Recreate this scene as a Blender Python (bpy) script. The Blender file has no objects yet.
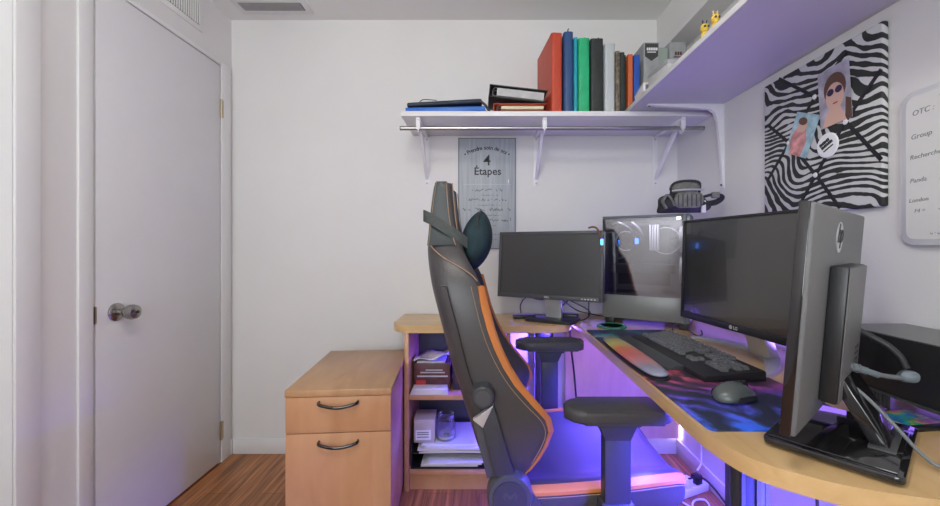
import bpy, bmesh, math, random
from mathutils import Vector, Matrix
random.seed(7)
C = bpy.context.scene.collection
PI = math.pi
# ------------------------------------------------------------------ camera, world, lights, exposure
sc = bpy.context.scene
cam_d = bpy.data.cameras.new('camera'); cam = bpy.data.objects.new('camera', cam_d); C.objects.link(cam)
cam.location = (0, 0, 1.113); cam.rotation_euler = (PI/2, 0, 0)
cam_d.sensor_width = 36; cam_d.lens = 400/940*36
cam_d.shift_x = -12/940; cam_d.shift_y = -7/940
cam_d.clip_start = 0.02
sc.camera = cam
sc.view_settings.view_transform = 'Standard'; sc.view_settings.look = 'None'
sc.view_settings.gamma = 1; sc.view_settings.use_curve_mapping = False
sc.view_settings.exposure = 0.0
w = bpy.data.worlds.new('daylight'); sc.world = w; w.use_nodes = True
w.node_tree.nodes['Background'].inputs[0].default_value = (.75, .85, 1, 1)
w.node_tree.nodes['Background'].inputs[1].default_value = 0.6

def area(name, loc, rot, sx, sy, power, color):
    d = bpy.data.lights.new(name, 'AREA'); d.shape = 'RECTANGLE'; d.size = sx; d.size_y = sy
    d.energy = power; d.color = color
    o = bpy.data.objects.new(name, d); C.objects.link(o); o.location = loc; o.rotation_euler = rot
    return o
RX = 1.05; LX = -1.346; D = 2.15; H = 2.328; RY = -1.7; DZ = .753
area('window_daylight', (-.50, RY+.02, 1.45), (math.radians(114), 0, math.radians(-14)), 1.4, 1.1, 43, (.90, .965, 1.0))
LED = (.085, .07, 1.0)
def aimed(name, loc, d, sx, sy, power, color, spread):
    o = area(name, loc, (0, 0, 0), sx, sy, power, color); o.data.spread = math.radians(spread)
    o.rotation_euler = Vector(d).to_track_quat('-Z', 'Y').to_euler()
area('desk_led_light', (1.0, 1.40, .69), (0, math.radians(30), 0), .05, 1.2, 14, LED).data.spread = math.radians(108)
area('added_desk_edge_light', (.50, 1.33, .705), (0, math.radians(25), 0), .04, .9, 16, LED).data.spread = math.radians(108)  # added lamp under the desk edge, brings violet light onto the seat
aimed('return_led_light', (.30, 2.02, .70), (-.62, -.10, -.78), .20, .04, 16, (.08, .042, 1.0), 108)
area('desk_back_led_light', (.70, 2.04, .69), (math.radians(-40), 0, 0), .6, .05, 4.0, (.20, .10, 1.0))
aimed('desk_end_led_light', (.72, .68, .70), (-.36, .50, -.85), .30, .04, 30, LED, 104)
area('monitor_led_light', (1.00, 1.40, .79), (0, math.radians(142), 0), .05, 1.1, 2.4, (.28, .18, 1.0)).data.spread = math.radians(110)
area('monitor_led_light', (.55, 2.09, .79), (math.radians(-140), 0, 0), .8, .05, .8, (.20, .11, 1.0)).data.spread = math.radians(130)

# ------------------------------------------------------------------ materials
def mat(name, col, rough=.5, metal=0, spec=.5, noise=None, bump=0, bscale=200, emit=None, coat=0):
    """noise = (scale, amount) gentle colour mottling"""
    m = bpy.data.materials.new(name); m.use_nodes = True
    nt = m.node_tree; b = nt.nodes['Principled BSDF']
    b.inputs['Base Color'].default_value = (*col, 1); b.inputs['Roughness'].default_value = rough
    b.inputs['Metallic'].default_value = metal; b.inputs['Specular IOR Level'].default_value = spec
    b.inputs['Coat Weight'].default_value = coat
    tc = nt.nodes.new('ShaderNodeTexCoord')
    if noise:
        n = nt.nodes.new('ShaderNodeTexNoise'); n.inputs['Scale'].default_value = noise[0]; n.inputs['Detail'].default_value = 4
        nt.links.new(tc.outputs['Object'], n.inputs['Vector'])
        r = nt.nodes.new('ShaderNodeValToRGB')
        a = noise[1]
        r.color_ramp.elements[0].position = .3; r.color_ramp.elements[1].position = .7
        r.color_ramp.elements[0].color = (*[c*(1-a) for c in col], 1); r.color_ramp.elements[1].color = (*[min(1, c*(1+a)) for c in col], 1)
        nt.links.new(n.outputs['Fac'], r.inputs['Fac']); nt.links.new(r.outputs['Color'], b.inputs['Base Color'])
    if bump:
        n2 = nt.nodes.new('ShaderNodeTexNoise'); n2.inputs['Scale'].default_value = bscale
        nt.links.new(tc.outputs['Object'], n2.inputs['Vector'])
        bp = nt.nodes.new('ShaderNodeBump'); bp.inputs['Strength'].default_value = bump; bp.inputs['Distance'].default_value = .002
        nt.links.new(n2.outputs['Fac'], bp.inputs['Height']); nt.links.new(bp.outputs['Normal'], b.inputs['Normal'])
    if emit:
        b.inputs['Emission Color'].default_value = (*emit[0], 1); b.inputs['Emission Strength'].default_value = emit[1]
    return m

def ramp(nt, stops):
    r = nt.nodes.new('ShaderNodeValToRGB'); e = r.color_ramp.elements
    while len(e) < len(stops): e.new(.5)
    for i, (p, c) in enumerate(stops): e[i].position = p; e[i].color = (*c, 1)
    return r

def wood(name, dark, light, stretch, scale=6, rough=.35, planks=None):
    m = bpy.data.materials.new(name); m.use_nodes = True; nt = m.node_tree; b = nt.nodes['Principled BSDF']
    b.inputs['Roughness'].default_value = rough
    tc = nt.nodes.new('ShaderNodeTexCoord'); mp = nt.nodes.new('ShaderNodeMapping'); mp.inputs['Scale'].default_value = stretch
    nt.links.new(tc.outputs['Object'], mp.inputs['Vector'])
    n = nt.nodes.new('ShaderNodeTexNoise'); n.inputs['Scale'].default_value = scale; n.inputs['Detail'].default_value = 6; n.inputs['Distortion'].default_value = .6
    nt.links.new(mp.outputs['Vector'], n.inputs['Vector'])
    r = ramp(nt, [(.3, dark), (.5, tuple((a+c)/2 for a, c in zip(dark, light))), (.7, light)])
    nt.links.new(n.outputs['Fac'], r.inputs['Fac'])
    out = r.outputs['Color']
    if planks:
        br = nt.nodes.new('ShaderNodeTexBrick'); mp2 = nt.nodes.new('ShaderNodeMapping'); mp2.inputs['Rotation'].default_value = (0, 0, PI/2)
        nt.links.new(tc.outputs['Object'], mp2.inputs['Vector']); nt.links.new(mp2.outputs['Vector'], br.inputs['Vector'])
        br.inputs['Scale'].default_value = 1; br.inputs['Brick Width'].default_value = 1.2; br.inputs['Row Height'].default_value = planks
        br.inputs['Mortar Size'].default_value = .0012
        br.inputs['Color1'].default_value = (.8, .8, .8, 1); br.inputs['Color2'].default_value = (1.1, 1.08, 1.05, 1); br.inputs['Mortar'].default_value = (.35, .3, .28, 1)
        mx = nt.nodes.new('ShaderNodeMix'); mx.data_type = 'RGBA'; mx.blend_type = 'MULTIPLY'; mx.inputs[0].default_value = 1
        nt.links.new(out, mx.inputs[6]); nt.links.new(br.outputs['Color'], mx.inputs[7]); out = mx.outputs[2]
    nt.links.new(out, b.inputs['Base Color'])
    return m

M = dict(
    wall=mat('wall_paint', (.74, .73, .72), .7, noise=(3, .02), bump=.08, bscale=350),
    ceil=mat('ceiling_paint', (.84, .84, .83), .8, bump=.1, bscale=250),
    trim=mat('trim_paint', (.76, .76, .76), .4, noise=(4, .015)),
    door=mat('door_paint', (.72, .72, .735), .38, noise=(5, .02)),
    gap=mat('dark_gap', (.05, .05, .05), .8),
    floor=wood('laminate_floor', (.15, .052, .018), (.56, .235, .085), (26, 1.2, 1), 2.2, .32, planks=.125),
    maple=wood('desk_maple', (.60, .385, .165), (.71, .49, .245), (9, 1.0, 9), 2.5, .28),
    maple_x=wood('desk_maple_across', (.60, .385, .165), (.71, .49, .245), (1.0, 9, 9), 2.5, .28),
    cab=wood('cabinet_laminate', (.51, .255, .12), (.60, .33, .17), (5, 5, 1.3), 2.5, .35),
    cabtop=wood('cabinet_top_laminate', (.45, .25, .12), (.56, .33, .17), (6, 1.3, 1), 2.5, .32),
    panel=wood('panel_laminate', (.60, .40, .28), (.70, .49, .36), (6, 6, 1.2), 2.5, .4),
    shelf=mat('white_shelf_melamine', (.76, .75, .76), .35, noise=(2, .015)),
    shelf_shaded=mat('shaded_shelf_melamine', (.56, .55, .58), .4, noise=(2, .015)),  # white board grayed in its colour for the shade on the underside
    white=mat('white_plastic', (.78, .78, .78), .4),
    whitemetal=mat('white_bracket_enamel', (.80, .80, .82), .35),
    steel=mat('brushed_steel', (.45, .45, .44), .3, 1),
    nickel=mat('satin_nickel', (.36, .34, .32), .24, 1),
    brass=mat('hinge_brass', (.50, .42, .30), .35, 1),
    silver=mat('silver_plastic', (.62, .63, .65), .32, .5),
    black=mat('black_plastic', (.018, .018, .02), .38),
    blackgloss=mat('black_gloss_plastic', (.012, .011, .012), .07, coat=.6),
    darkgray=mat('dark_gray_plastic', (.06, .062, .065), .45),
    backgray=mat('monitor_back_texture', (.14, .14, .142), .42, bump=.4, bscale=500),
    midgray=mat('gray_case_metal', (.22, .225, .22), .42, .35),
    bluegray=mat('blue_gray_case_edge', (.13, .15, .18), .4),
    screen=mat('screen_matte', (.045, .045, .045), .36, spec=.5),
    screen2=mat('screen_semi_gloss', (.018, .018, .018), .2, spec=1.0, coat=.6),
    leather=mat('black_leatherette', (.052, .047, .048), .38, bump=.25, bscale=260),
    leather_top=mat('headrest_leatherette', (.028, .038, .042), .45, bump=.25, bscale=260),
    orange=mat('orange_leatherette', (.55, .19, .05), .42, bump=.2, bscale=260),
    velour=mat('dark_teal_velour', (.022, .042, .05), .85, spec=.2, noise=(30, .2)),
    strap=mat('elastic_strap', (.06, .068, .066), .8, noise=(60, .15)),
    armpad=mat('armrest_rubber', (.045, .045, .047), .5, bump=.15, bscale=300),
    nylon=mat('black_nylon', (.04, .042, .05), .42),
    stitch=mat('stitch_thread', (.30, .19, .12), .7),
    bluefold=mat('blue_folder_plastic', (.02, .13, .50), .4),
    navyfold=mat('navy_nylon', (.02, .028, .045), .6, noise=(20, .3)),
    red=mat('red_vinyl', (.50, .06, .025), .45, noise=(8, .08)),
    navy=mat('navy_vinyl', (.025, .075, .20), .4),
    teal=mat('teal_vinyl', (.015, .32, .40), .4),
    green=mat('green_vinyl', (.015, .42, .17), .4, noise=(14, .2)),
    blackvin=mat('black_vinyl', (.022, .028, .026), .5, noise=(20, .3)),
    silverbook=mat('pale_gray_vinyl', (.50, .54, .55), .4),
    orangebook=mat('orange_vinyl', (.62, .13, .035), .45),
    bluebook=mat('blue_vinyl', (.015, .085, .42), .4),
    patbook=mat('mottled_brown_cover', (.16, .13, .09), .5, noise=(60, .8)),
    graybox=mat('gray_cover', (.32, .33, .34), .5, noise=(20, .15)),
    sage=mat('sage_cover', (.30, .36, .32), .5),
    cream=mat('cream_paper', (.66, .58, .40), .7),
    paper=mat('white_paper', (.78, .78, .80), .7, noise=(9, .04)),
    papergray=mat('gray_paper', (.5, .5, .5), .7, noise=(30, .1)),
    ink=mat('dark_ink', (.03, .03, .035), .6),
    faintink=mat('faint_ink', (.17, .19, .21), .6),
    whiteink=mat('white_ink', (.85, .86, .88), .6),
    maroon=mat('maroon_box_card', (.10, .035, .035), .4, noise=(25, .4)),
    redlabel=mat('red_label', (.5, .04, .04), .45),
    board=mat('white_board_enamel', (.70, .70, .69), .2, noise=(5, .03)),
    boardframe=mat('board_frame_plastic', (.66, .67, .68), .35),
    yellow=mat('yellow_plastic', (.72, .50, .06), .45),
    skin=mat('photo_skin_tone', (.66, .42, .34), .5), hair=mat('photo_brown_hair', (.12, .06, .04), .5),
    photobg=mat('photo_pale_background', (.42, .40, .48), .4, noise=(25, .35)),
    photopink=mat('photo_pink_fabric', (.62, .28, .28), .4, noise=(40, .4)),
    photoblue=mat('photo_blue_tone', (.35, .52, .60), .4, noise=(40, .3)),
    shades=mat('photo_sunglasses', (.03, .02, .07), .4),
    ribbon=mat('black_ribbon', (.015, .015, .018), .6),
    cable=mat('black_cable_rubber', (.02, .02, .022), .45), graycable=mat('gray_cable', (.16, .17, .18), .45),
    plug=mat('gray_plug_plastic', (.15, .185, .21), .4),
    ledwhite=mat('led_strip_glow', (.3, .2, .6), .5, emit=((.55, .42, 1.0), 14)),
    lampglow=mat('lit_lamp_globe', (.8, .8, .8), .4, emit=((1.0, .95, .88), 42)),
    ledlow=mat('led_tape_glow', (.3, .2, .6), .5, emit=((.30, .16, 1.0), 2.5)),
    fabricblack=mat('black_pouch_fabric', (.03, .03, .032), .75, noise=(40, .4)), fabricgray=mat('gray_mesh_fabric', (.16, .16, .155), .75, noise=(50, .3)),
    keycap=mat('black_keycap', (.14, .145, .15), .38),
    mouse=mat('gray_mouse_shell', (.10, .115, .112), .26),
    mouse2=mat('dark_mouse_grip', (.035, .037, .04), .5),
    palm=mat('palm_rest_plastic', (.05, .055, .06), .4),
    tealglass=mat('teal_coaster_gel', (.06, .18, .16), .25, noise=(30, .3)),
    pcboard=mat('circuit_board', (.02, .025, .03), .5, noise=(60, .5)),
    fanblade=mat('fan_plastic', (.06, .06, .07), .4),
    rgb=mat('blue_status_light', (.05, .1, .4), .4, emit=((.05, .25, 1.0), 6)),
    copper=mat('copper_brown_cable', (.16, .07, .04), .45),
    beige=mat('beige_card', (.50, .44, .42), .6, noise=(20, .1)),
    jarlid=mat('clear_plastic_rim', (.6, .62, .66), .2),
)
# -- special materials
def glassmat(name, tint, refl, rough=.03):
    m = bpy.data.materials.new(name); m.use_nodes = True; nt = m.node_tree; nt.nodes.clear()
    o = nt.nodes.new('ShaderNodeOutputMaterial'); t = nt.nodes.new('ShaderNodeBsdfTransparent'); t.inputs[0].default_value = (*tint, 1)
    g = nt.nodes.new('ShaderNodeBsdfGlossy'); g.inputs['Roughness'].default_value = rough
    f = nt.nodes.new('ShaderNodeFresnel'); f.inputs[0].default_value = refl
    mx = nt.nodes.new('ShaderNodeMixShader'); nt.links.new(f.outputs[0], mx.inputs[0]); nt.links.new(t.outputs[0], mx.inputs[1]); nt.links.new(g.outputs[0], mx.inputs[2])
    nt.links.new(mx.outputs[0], o.inputs[0]); return m
M['pcglass'] = glassmat('tinted_case_glass', (.74, .72, .78), 2.8, .05)
def clear_glass():
    m = bpy.data.materials.new('clear_glass'); m.use_nodes = True; nt = m.node_tree; nt.nodes.clear()
    o = nt.nodes.new('ShaderNodeOutputMaterial'); t = nt.nodes.new('ShaderNodeBsdfTransparent'); t.inputs[0].default_value = (.95, .96, .98, 1)
    g = nt.nodes.new('ShaderNodeBsdfGlossy'); g.inputs['Roughness'].default_value = .06
    l = nt.nodes.new('ShaderNodeLayerWeight'); l.inputs[0].default_value = .25
    mx = nt.nodes.new('ShaderNodeMixShader'); nt.links.new(l.outputs['Facing'], mx.inputs[0]); nt.links.new(t.outputs[0], mx.inputs[1]); nt.links.new(g.outputs[0], mx.inputs[2])
    nt.links.new(mx.outputs[0], o.inputs[0]); return m
M['clear'] = clear_glass()

def zebra_mat():
    m = bpy.data.materials.new('zebra_fabric'); m.use_nodes = True; nt = m.node_tree; b = nt.nodes['Principled BSDF']; b.inputs['Roughness'].default_value = .7
    tc = nt.nodes.new('ShaderNodeTexCoord')
    n = nt.nodes.new('ShaderNodeTexNoise'); n.inputs['Scale'].default_value = 5.0; n.inputs['Detail'].default_value = 1.5
    mp = nt.nodes.new('ShaderNodeMapping'); mp.inputs['Scale'].default_value = (1, .75, 1)
    nt.links.new(tc.outputs['Object'], mp.inputs['Vector']); nt.links.new(mp.outputs['Vector'], n.inputs['Vector'])
    sx = nt.nodes.new('ShaderNodeSeparateXYZ'); nt.links.new(tc.outputs['Object'], sx.inputs[0])
    def mth(op, a, c):
        k = nt.nodes.new('ShaderNodeMath'); k.operation = op
        for i, v in enumerate((a, c)):
            if v is None: continue
            if isinstance(v, (int, float)): k.inputs[i].default_value = v
            else: nt.links.new(v, k.inputs[i])
        return k.outputs[0]
    ph = mth('ADD', mth('MULTIPLY', sx.outputs['Z'], 270.0), mth('MULTIPLY', n.outputs['Fac'], 66.0))
    ph = mth('ADD', ph, mth('MULTIPLY', sx.outputs['Y'], -75.0))
    s = mth('SINE', ph, None)
    n2 = nt.nodes.new('ShaderNodeTexNoise'); n2.inputs['Scale'].default_value = 17; nt.links.new(tc.outputs['Object'], n2.inputs['Vector'])
    t = mth('ADD', s, mth('MULTIPLY', mth('SUBTRACT', n2.outputs['Fac'], .5), 4.2))
    r = ramp(nt, [(.47, (.025, .028, .026)), (.55, (.60, .60, .60))])
    nt.links.new(mth('ADD', mth('MULTIPLY', t, .5), .43), r.inputs['Fac']); nt.links.new(r.outputs['Color'], b.inputs['Base Color'])
    return m
M['zebra'] = zebra_mat()

def galaxy_mat(name, base):
    """printed nebula artwork along the mat's length (local Y, 0 far .. 1 near end)"""
    m = bpy.data.materials.new(name); m.use_nodes = True; nt = m.node_tree; b = nt.nodes['Principled BSDF']; b.inputs['Roughness'].default_value = .55
    tc = nt.nodes.new('ShaderNodeTexCoord'); sx = nt.nodes.new('ShaderNodeSeparateXYZ'); nt.links.new(tc.outputs['Object'], sx.inputs[0])
    n = nt.nodes.new('ShaderNodeTexNoise'); n.inputs['Scale'].default_value = 8; n.inputs['Detail'].default_value = 7; n.inputs['Distortion'].default_value = 1.4
    nt.links.new(tc.outputs['Object'], n.inputs['Vector'])
    mr = nt.nodes.new('ShaderNodeMapRange'); mr.inputs[1].default_value = base; mr.inputs[2].default_value = base-.93
    nt.links.new(sx.outputs['Y'], mr.inputs[0])
    hue = ramp(nt, [(0, (.01, .22, .26)), (.09, (.01, .34, .36)), (.19, (.42, .42, .12)), (.33, (.95, .22, .06)), (.5, (.95, .12, .10)), (.68, (.95, .12, .25)), (.80, (.16, .08, .75)), (1, (.03, .16, .95))])
    nt.links.new(mr.outputs[0], hue.inputs['Fac'])
    k = ramp(nt, [(.42, (.02, .02, .02)), (.51, (.22, .22, .22)), (.62, (1, 1, 1))]); nt.links.new(n.outputs['Fac'], k.inputs['Fac'])
    xr = nt.nodes.new('ShaderNodeMapRange'); xr.inputs[1].default_value = .30; xr.inputs[2].default_value = .02; nt.links.new(sx.outputs['X'], xr.inputs[0])
    near = nt.nodes.new('ShaderNodeMapRange'); near.inputs[1].default_value = .55; near.inputs[2].default_value = .85; nt.links.new(mr.outputs[0], near.inputs[0])
    mxm = nt.nodes.new('ShaderNodeMath'); mxm.operation = 'MAXIMUM'; nt.links.new(xr.outputs[0], mxm.inputs[0]); nt.links.new(near.outputs[0], mxm.inputs[1])
    mu = nt.nodes.new('ShaderNodeMath'); mu.operation = 'MULTIPLY'; nt.links.new(k.outputs['Color'], mu.inputs[0]); nt.links.new(mxm.outputs[0], mu.inputs[1])
    mx = nt.nodes.new('ShaderNodeMix'); mx.data_type = 'RGBA'; mx.inputs[6].default_value = (.018, .022, .04, 1)
    nt.links.new(mu.outputs[0], mx.inputs[0]); nt.links.new(hue.outputs['Color'], mx.inputs[7])
    nt.links.new(mx.outputs[2], b.inputs['Base Color']); return m
M['galaxy'] = galaxy_mat('galaxy_print', 0.0)
def wrist_mat():
    m = bpy.data.materials.new('nebula_gel_print'); m.use_nodes = True; nt = m.node_tree; b = nt.nodes['Principled BSDF']; b.inputs['Roughness'].default_value = .35
    tc = nt.nodes.new('ShaderNodeTexCoord'); sx = nt.nodes.new('ShaderNodeSeparateXYZ'); nt.links.new(tc.outputs['Object'], sx.inputs[0])
    n = nt.nodes.new('ShaderNodeTexNoise'); n.inputs['Scale'].default_value = 14; n.inputs['Detail'].default_value = 4; nt.links.new(tc.outputs['Object'], n.inputs['Vector'])
    a = nt.nodes.new('ShaderNodeMath'); a.operation = 'MULTIPLY_ADD'; a.inputs[1].default_value = .12; nt.links.new(n.outputs['Fac'], a.inputs[0]); nt.links.new(sx.outputs['Y'], a.inputs[2])
    mr = nt.nodes.new('ShaderNodeMapRange'); mr.inputs[1].default_value = .30; mr.inputs[2].default_value = -.16; nt.links.new(a.outputs[0], mr.inputs[0])
    r = ramp(nt, [(0, (.09, .12, .10)), (.14, (.16, .2, .12)), (.28, (.55, .50, .16)), (.45, (.62, .20, .07)), (.62, (.60, .14, .13)), (.78, (.55, .22, .24)), (.90, (.26, .26, .36)), (1, (.34, .34, .46))])
    nt.links.new(mr.outputs[0], r.inputs['Fac']); nt.links.new(r.outputs['Color'], b.inputs['Base Color']); return m
M['wrist'] = wrist_mat()
def poster_mat():
    m = bpy.data.materials.new('blue_gray_plank_print'); m.use_nodes = True; nt = m.node_tree; b = nt.nodes['Principled BSDF']; b.inputs['Roughness'].default_value = .5
    tc = nt.nodes.new('ShaderNodeTexCoord'); mp = nt.nodes.new('ShaderNodeMapping'); mp.inputs['Scale'].default_value = (40, 1, 2)
    n = nt.nodes.new('ShaderNodeTexNoise'); n.inputs['Scale'].default_value = 2; n.inputs['Detail'].default_value = 4
    nt.links.new(tc.outputs['Object'], mp.inputs[0]); nt.links.new(mp.outputs[0], n.inputs['Vector'])
    r = ramp(nt, [(.3, (.32, .355, .385)), (.7, (.44, .475, .50))]); nt.links.new(n.outputs['Fac'], r.inputs['Fac'])
    nt.links.new(r.outputs['Color'], b.inputs['Base Color']); return m
M['poster'] = poster_mat()

# ------------------------------------------------------------------ mesh helpers
class MB:
    def __init__(s): s.bm = bmesh.new(); s.mi = 0
    def _tag(s, fs):
        for f in fs: f.material_index = s.mi
    def box(s, c, d, bev=0, seg=2, rot=None):
        m = Matrix.Translation(c) @ ((rot.to_4x4() if rot else Matrix.Identity(4)) @ Matrix.Diagonal((*d, 1)))
        r = bmesh.ops.create_cube(s.bm, size=1, matrix=m); vs = r['verts']
        fs = set(f for v in vs for f in v.link_faces); s._tag(fs)
        if bev:
            es = set(e for v in vs for e in v.link_edges)
            r = bmesh.ops.bevel(s.bm, geom=list(es), offset=min(bev, min(d)*.49), segments=seg, profile=.5, affect='EDGES'); s._tag(r['faces'])
        return s
    def b(s, x0, x1, y0, y1, z0, z1, bev=0, seg=2):
        return s.box(((x0+x1)/2, (y0+y1)/2, (z0+z1)/2), (abs(x1-x0), abs(y1-y0), abs(z1-z0)), bev, seg)
    def ring(s, pts): return [s.bm.verts.new(p) for p in pts]
    def loft(s, rings, cap=True, closed=True):
        R = [s.ring(r) for r in rings]; fs = []
        for a, b_ in zip(R, R[1:]):
            n = len(a)
            for i in range(n if closed else n-1):
                j = (i+1) % n
                fs.append(s.bm.faces.new((a[i], a[j], b_[j], b_[i])))
        if cap: fs.append(s.bm.faces.new(R[0][::-1])); fs.append(s.bm.faces.new(R[-1]))
        s._tag(fs); return s
    def prism(s, poly, axis, a0, a1, bev=0, seg=2):
        """poly in the two other axes, in order"""
        def P(u, v, w_):
            return {'x': (w_, u, v), 'y': (u, w_, v), 'z': (u, v, w_)}[axis]
        A = s.ring([P(u, v, a0) for u, v in poly]); B = s.ring([P(u, v, a1) for u, v in poly])
        n = len(poly); fs = [s.bm.faces.new(A[::-1]), s.bm.faces.new(B)]
        for i in range(n): fs.append(s.bm.faces.new((A[i], A[(i+1) % n], B[(i+1) % n], B[i])))
        s._tag(fs)
        if bev:
            es = set(e for f in fs[:2] for e in f.edges)
            r = bmesh.ops.bevel(s.bm, geom=list(es), offset=bev, segments=seg, profile=.5, affect='EDGES'); s._tag(r['faces'])
        return s
    def tube(s, pts, r, n=8, rr=None):
        pts = [Vector(p) for p in pts]; rings = []
        up = Vector((0, 0, 1))
        t0 = (pts[1]-pts[0]).normalized()
        nrm = t0.cross(up) if abs(t0.dot(up)) < .95 else t0.cross(Vector((1, 0, 0)))
        nrm.normalize()
        for i, p in enumerate(pts):
            t = ((pts[min(i+1, len(pts)-1)]-pts[max(i-1, 0)])).normalized()
            nrm = (nrm - t*nrm.dot(t)).normalized(); bi = t.cross(nrm)
            ra = r if not isinstance(r, (list, tuple)) else r[i]
            rb = ra if rr is None else rr
            rings.append([p + nrm*math.cos(2*PI*k/n)*ra + bi*math.sin(2*PI*k/n)*rb for k in range(n)])
        return s.loft(rings)
    def lathe(s, prof, c=(0, 0, 0), axis='z', n=24, cap=True):
        rings = []
        for r, h in prof:
            ring = []
            for k in range(n):
                a = 2*PI*k/n; u, v = r*math.cos(a), r*math.sin(a)
                p = {'z': (u, v, h), 'y': (u, h, v), 'x': (h, u, v)}[axis]
                ring.append(Vector(p)+Vector(c))
            rings.append(ring)
        return s.loft(rings, cap=cap)
    def quad(s, a, b_, c, d): s._tag([s.bm.faces.new(s.ring((a, b_, c, d)))]); return s
    def build(s, name, m, parent=None, loc=(0, 0, 0), rot=None, subsurf=0, sharp=38):
        bm = s.bm; bmesh.ops.recalc_face_normals(bm, faces=bm.faces[:])
        for f in bm.faces: f.smooth = True
        for e in bm.edges:
            if len(e.link_faces) == 2: e.smooth = e.calc_face_angle(0) < math.radians(sharp)
        if subsurf:
            for e in bm.edges: e.smooth = True
        me = bpy.data.meshes.new(name); bm.to_mesh(me); bm.free()
        for k in (m if isinstance(m, (list, tuple)) else [m]): me.materials.append(M[k] if isinstance(k, str) else k)
        o = bpy.data.objects.new(name, me); C.objects.link(o); o.location = loc
        if rot: o.rotation_euler = rot
        if parent: o.parent = parent
        if subsurf:
            sm = o.modifiers.new('smooth', 'SUBSURF'); sm.levels = subsurf; sm.render_levels = subsurf
        return o
def spline(pts, n=10):
    P = [Vector(p) for p in pts]; out = []
    for i in range(len(P)-1):
        p0, p1, p2, p3 = P[max(i-1, 0)], P[i], P[i+1], P[min(i+2, len(P)-1)]
        for k in range(n):
            t = k/n
            out.append(.5*((2*p1)+(p2-p0)*t+(2*p0-5*p1+4*p2-p3)*t*t+(3*p1-p0-3*p2+p3)*t**3))
    out.append(P[-1]); return out
def rrect(x0, x1, y0, y1, r, n=5, rs=None):
    rs = rs or (r, r, r, r); out = []
    for (cx, cy, a0), q in zip(((x1, y1, 0), (x0, y1, 90), (x0, y0, 180), (x1, y0, 270)), rs):
        sx = -1 if cx == x1 else 1; sy = -1 if cy == y1 else 1
        if q <= 0: out.append((cx, cy)); continue
        for k in range(n+1):
            a = math.radians(a0+90*k/n); out.append((cx+sx*q+math.cos(a)*q, cy+sy*q+math.sin(a)*q))
    return out
def thing(name, label, cat, loc=(0, 0, 0), rz=0, group=None):
    o = bpy.data.objects.new(name, None); C.objects.link(o); o.location = loc; o.rotation_euler = (0, 0, rz); o.empty_display_size = .05
    return tag(o, label, cat, group)
def tag(o, label, cat, group=None):
    o['label'] = label; o['category'] = cat
    if group: o['group'] = group
    return o
def struct(o): o['kind'] = 'structure'; return o
def text_mb(mb, s, size, frame, bold=0, depth=.0006, align='CENTER', shear=0, sx=1):
    """adds lettering to a builder; frame maps letter x/y/z to the surface"""
    cu = bpy.data.curves.new('t', 'FONT'); cu.body = s; cu.size = size; cu.align_x = align; cu.offset = bold; cu.extrude = depth/2; cu.shear = shear; cu.resolution_u = 3
    o = bpy.data.objects.new('t', cu); C.objects.link(o)
    dg = bpy.context.evaluated_depsgraph_get(); me = bpy.data.meshes.new_from_object(o.evaluated_get(dg))
    me.transform(frame @ Matrix.Diagonal((sx, 1, 1, 1)))
    n0 = len(mb.bm.faces); mb.bm.from_mesh(me); mb.bm.faces.ensure_lookup_table()
    for f in mb.bm.faces[n0:]: f.material_index = mb.mi
    bpy.data.objects.remove(o); bpy.data.curves.remove(cu); bpy.data.meshes.remove(me)
    return mb
def fr(o, x, y):    # frame from origin and the letter axes
    x = Vector(x).normalized(); y = Vector(y).normalized(); z = x.cross(y)
    m = Matrix((x, y, z)).transposed().to_4x4(); m.translation = Vector(o); return m
def squiggle(mb, x0, x1, z, y, h, th=.0016, seed=0, axis='y', depth=.0006):
    """a line of handwriting too small to read: a ribbon of loops"""
    rnd = random.Random(seed); x = x0; pts = []
    while x < x1:
        pts.append((x, z + rnd.uniform(-.1, 1)*h)); x += rnd.uniform(.22, .42)*h
        if rnd.random() < .14: pts.append(None); x += h*.5
    for a, b_ in zip(pts, pts[1:]):
        if a is None or b_ is None: continue
        A = Vector(a); B = Vector(b_); t = (B-A).normalized(); n = Vector((-t.y, t.x))*th/2
        q = [A+n, A-n, B-n, B+n]
        if axis == 'y': mb.quad(*[(p.x, y, p.y) for p in q])
        else: mb.quad(*[(y, p.x, p.y) for p in q])

# ------------------------------------------------------------------ the room
struct(MB().b(LX-.25, RX+.12, RY-.1, D+.1, -.06, 0).build('floor', 'floor'))
struct(MB().b(LX-.25, RX+.12, RY-.1, D+.1, H, H+.06).build('ceiling', 'ceil'))
struct(MB().b(LX-.25, RX+.12, D, D+.1, 0, H).build('wall_back', 'wall'))
struct(MB().b(RX, RX+.12, RY, D, 0, H).build('wall_right', 'wall'))
mb = MB()                                              # rear wall with a window opening
wx0, wx1 = -1.22, .22
mb.b(LX-.25, wx0, RY-.1, RY, 0, H); mb.b(wx1, RX+.12, RY-.1, RY, 0, H); mb.b(wx0, wx1, RY-.1, RY, 0, .9); mb.b(wx0, wx1, RY-.1, RY, 2.0, H)
struct(mb.build('wall_rear', 'wall'))
mb = MB()
for x0, x1, z0, z1 in ((wx0, wx0+.05, .9, 2.0), (wx1-.05, wx1, .9, 2.0), (wx0+.05, wx1-.05, .9, .95), (wx0+.05, wx1-.05, 1.95, 2.0), (-.52, -.48, .95, 1.95)): mb.b(x0, x1, RY-.08, RY-.02, z0, z1)
win = struct(mb.build('window_1', 'trim'))
MB().b(wx0+.05, wx1-.05, RY-.055, RY-.05, .95, 1.95).build('pane', 'clear', win)
dA, dB, dT = 1.377, 2.047, 2.037                       # door opening on the left wall
eA, eB = .42, 1.145                                    # second opening, nearer
mb = MB()
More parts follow.
